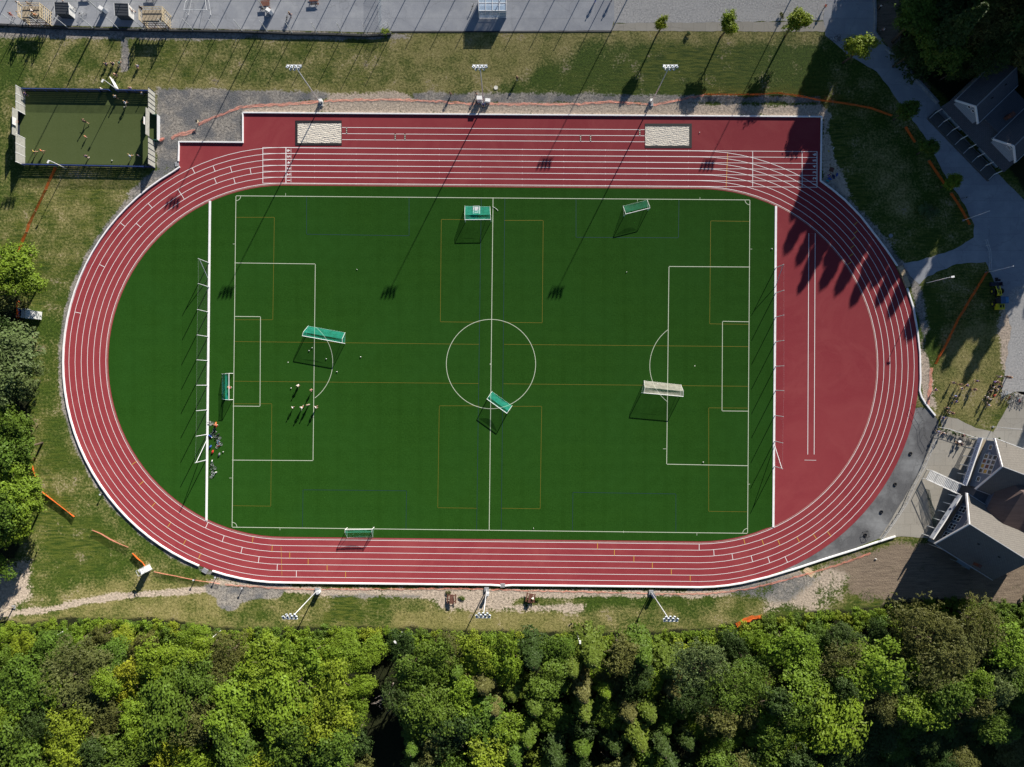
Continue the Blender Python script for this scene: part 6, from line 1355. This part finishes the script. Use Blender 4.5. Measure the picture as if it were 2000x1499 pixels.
# trees at the left edge
lt = [(18, 520, 52, 'bright', 0, 9), (38, 555, 38, 'bright', 1, 8.5), (-10, 590, 45, 'olive', 2, 8), (5, 645, 40, 'deep', 3, 7), (18, 700, 62, 'grey', 1, 10), (40, 745, 44, 'grey', 2, 9), (0, 765, 50, 'grey', 0, 10), (20, 830, 50, 'mid', 3, 9.5), (45, 870, 38, 'mid', 0, 9), (-5, 880, 50, 'mid', 1, 10), (35, 945, 48, 'bright', 2, 9.5), (50, 985, 38, 'bright', 3, 9), (5, 990, 56, 'mid', 0, 10), (15, 1035, 40, 'bright', 1, 9), (-20, 1110, 40, 'mid', 2, 8), (-60, 560, 60, 'mid', 3, 11), (-60, 700, 60, 'mid', 0, 11), (-60, 830, 60, 'mid', 1, 11), (-60, 960, 60, 'mid', 2, 11), (-70, 1080, 60, 'deep', 3, 10)]
for i, (x, y, r_, lf, ci, h) in enumerate(lt):
    s = (1-h*.62/CH)/PPM; tree('leafy_tree', base_of(x, y, h*.62), h, r_*s*1.1, CROWN[ci], lf, f'{LN[lf]} tree at the left edge, {nth(i)} counted from the top', 'trees along the left edge', clear=.22)
# shaded trees in the upper right corner, and the tall conifers beyond it that throw the shade
ur = [(1785, 45, 46, 'mid', 0, 12), (1835, 95, 46, 'mid', 1, 12), (1850, 40, 44, 'deep', 2, 13), (1800, 0, 40, 'mid', 3, 12), (1905, 60, 46, 'olive', 4, 14), (1960, 30, 50, 'olive', 5, 15), (1900, 0, 45, 'mid', 0, 14), (1930, 110, 40, 'deep', 4, 13), (1990, 90, 45, 'olive', 5, 14), (1775, 105, 30, 'deep', 1, 9), (1865, 135, 28, 'deep', 3, 8)]
for i, (x, y, r_, lf, ci, h) in enumerate(ur):
    s = (1-h*.62/CH)/PPM; tree('leafy_tree', base_of(x, y, h*.62), h, r_*s*1.1, CROWN[ci], lf, f'{LN[lf]} tree in the dark upper right corner, {nth(i)} in the clump', 'shaded trees in the upper right corner')
tall = []
def tip_tree(tx, ty, h): k = h/math.tan(SUN_EL)*PPM; tall.append((tx+k*math.sin(SUN_AZ), ty-k*math.cos(SUN_AZ), h))
for tx, ty, h in ((1530, 300, 24), (1590, 330, 22), (1520, 520, 27), (1560, 560, 26), (1590, 590, 27), (1600, 470, 23), (1640, 540, 25), (1640, 360, 22), (1690, 585, 26), (1725, 640, 26), (1760, 690, 27), (1700, 470, 24), (1765, 560, 24), (1830, 745, 27), (1800, 660, 25), (1850, 640, 25), (1890, 690, 26), (1870, 560, 24), (1940, 600, 25), (1920, 500, 24), (1985, 545, 24), (2030, 500, 25), (1990, 640, 24), (1575, 420, 23), (1620, 600, 27), (1660, 600, 23), (1700, 560, 27), (1560, 470, 22), (1545, 540, 24), (1745, 600, 22), (1675, 450, 26), (1720, 530, 21), (1790, 610, 22), (1815, 700, 23), (1640, 500, 22), (1880, 640, 20), (1910, 560, 22), (1575, 250, 20), (1610, 300, 23), (1650, 420, 20), (1740, 500, 23), (1835, 600, 22), (1945, 500, 21), (1970, 470, 20), (1900, 450, 23), (2030, 420, 24), (1600, 370, 24), (1580, 310, 22), (1630, 440, 25), (1560, 380, 22), (1665, 520, 25), (1600, 540, 25), (1700, 620, 24), (1740, 560, 25), (1780, 660, 24), (1690, 380, 24), (1760, 470, 24), (1810, 560, 24), (1850, 500, 24), (1550, 590, 22), (1650, 620, 24), (1535, 450, 24), (1620, 250, 22), (1590, 210, 20)): tip_tree(tx, ty, h)
for x, y, h in ((2060, -20, 26), (2110, 60, 26), (2030, 20, 24), (2000, -60, 26), (1930, -40, 25), (1870, -90, 25), (1810, -130, 24), (2150, -80, 26), (2080, 170, 24), (2150, 150, 25), (2060, 250, 22), (2110, 300, 22), (1960, -130, 25), (2060, -130, 26), (2180, 20, 26), (1740, -160, 18), (2025, 150, 25), (2042, 210, 23), (2000, 200, 20), (2075, 110, 26)): tall.append((x, y, h))
for x, y, h in ((2140, 974, 24), (2190, 1060, 28), (2110, 1150, 26), (2150, 1230, 30), (2050, 1185, 26), (2085, 1210, 29), (2190, 1150, 30), (2250, 1060, 28), (2210, 900, 20), (2060, 1260, 27), (2120, 1320, 28), (2035, 1240, 27), (2110, 1265, 30), (2035, 1320, 24), (2080, 1380, 25), (2200, 600, 20), (2240, 520, 20), (2190, 480, 20)): tall.append((x, y, h))
for i, (x, y, h) in enumerate(tall):
    tree('tall_conifer', W(x, y), h, h*.225, TALL[i % 2], 'deep', f'tall dark conifer beyond the right edge, {nth(i)} of the shade throwing stand', 'tall conifers beyond the right edge', True)
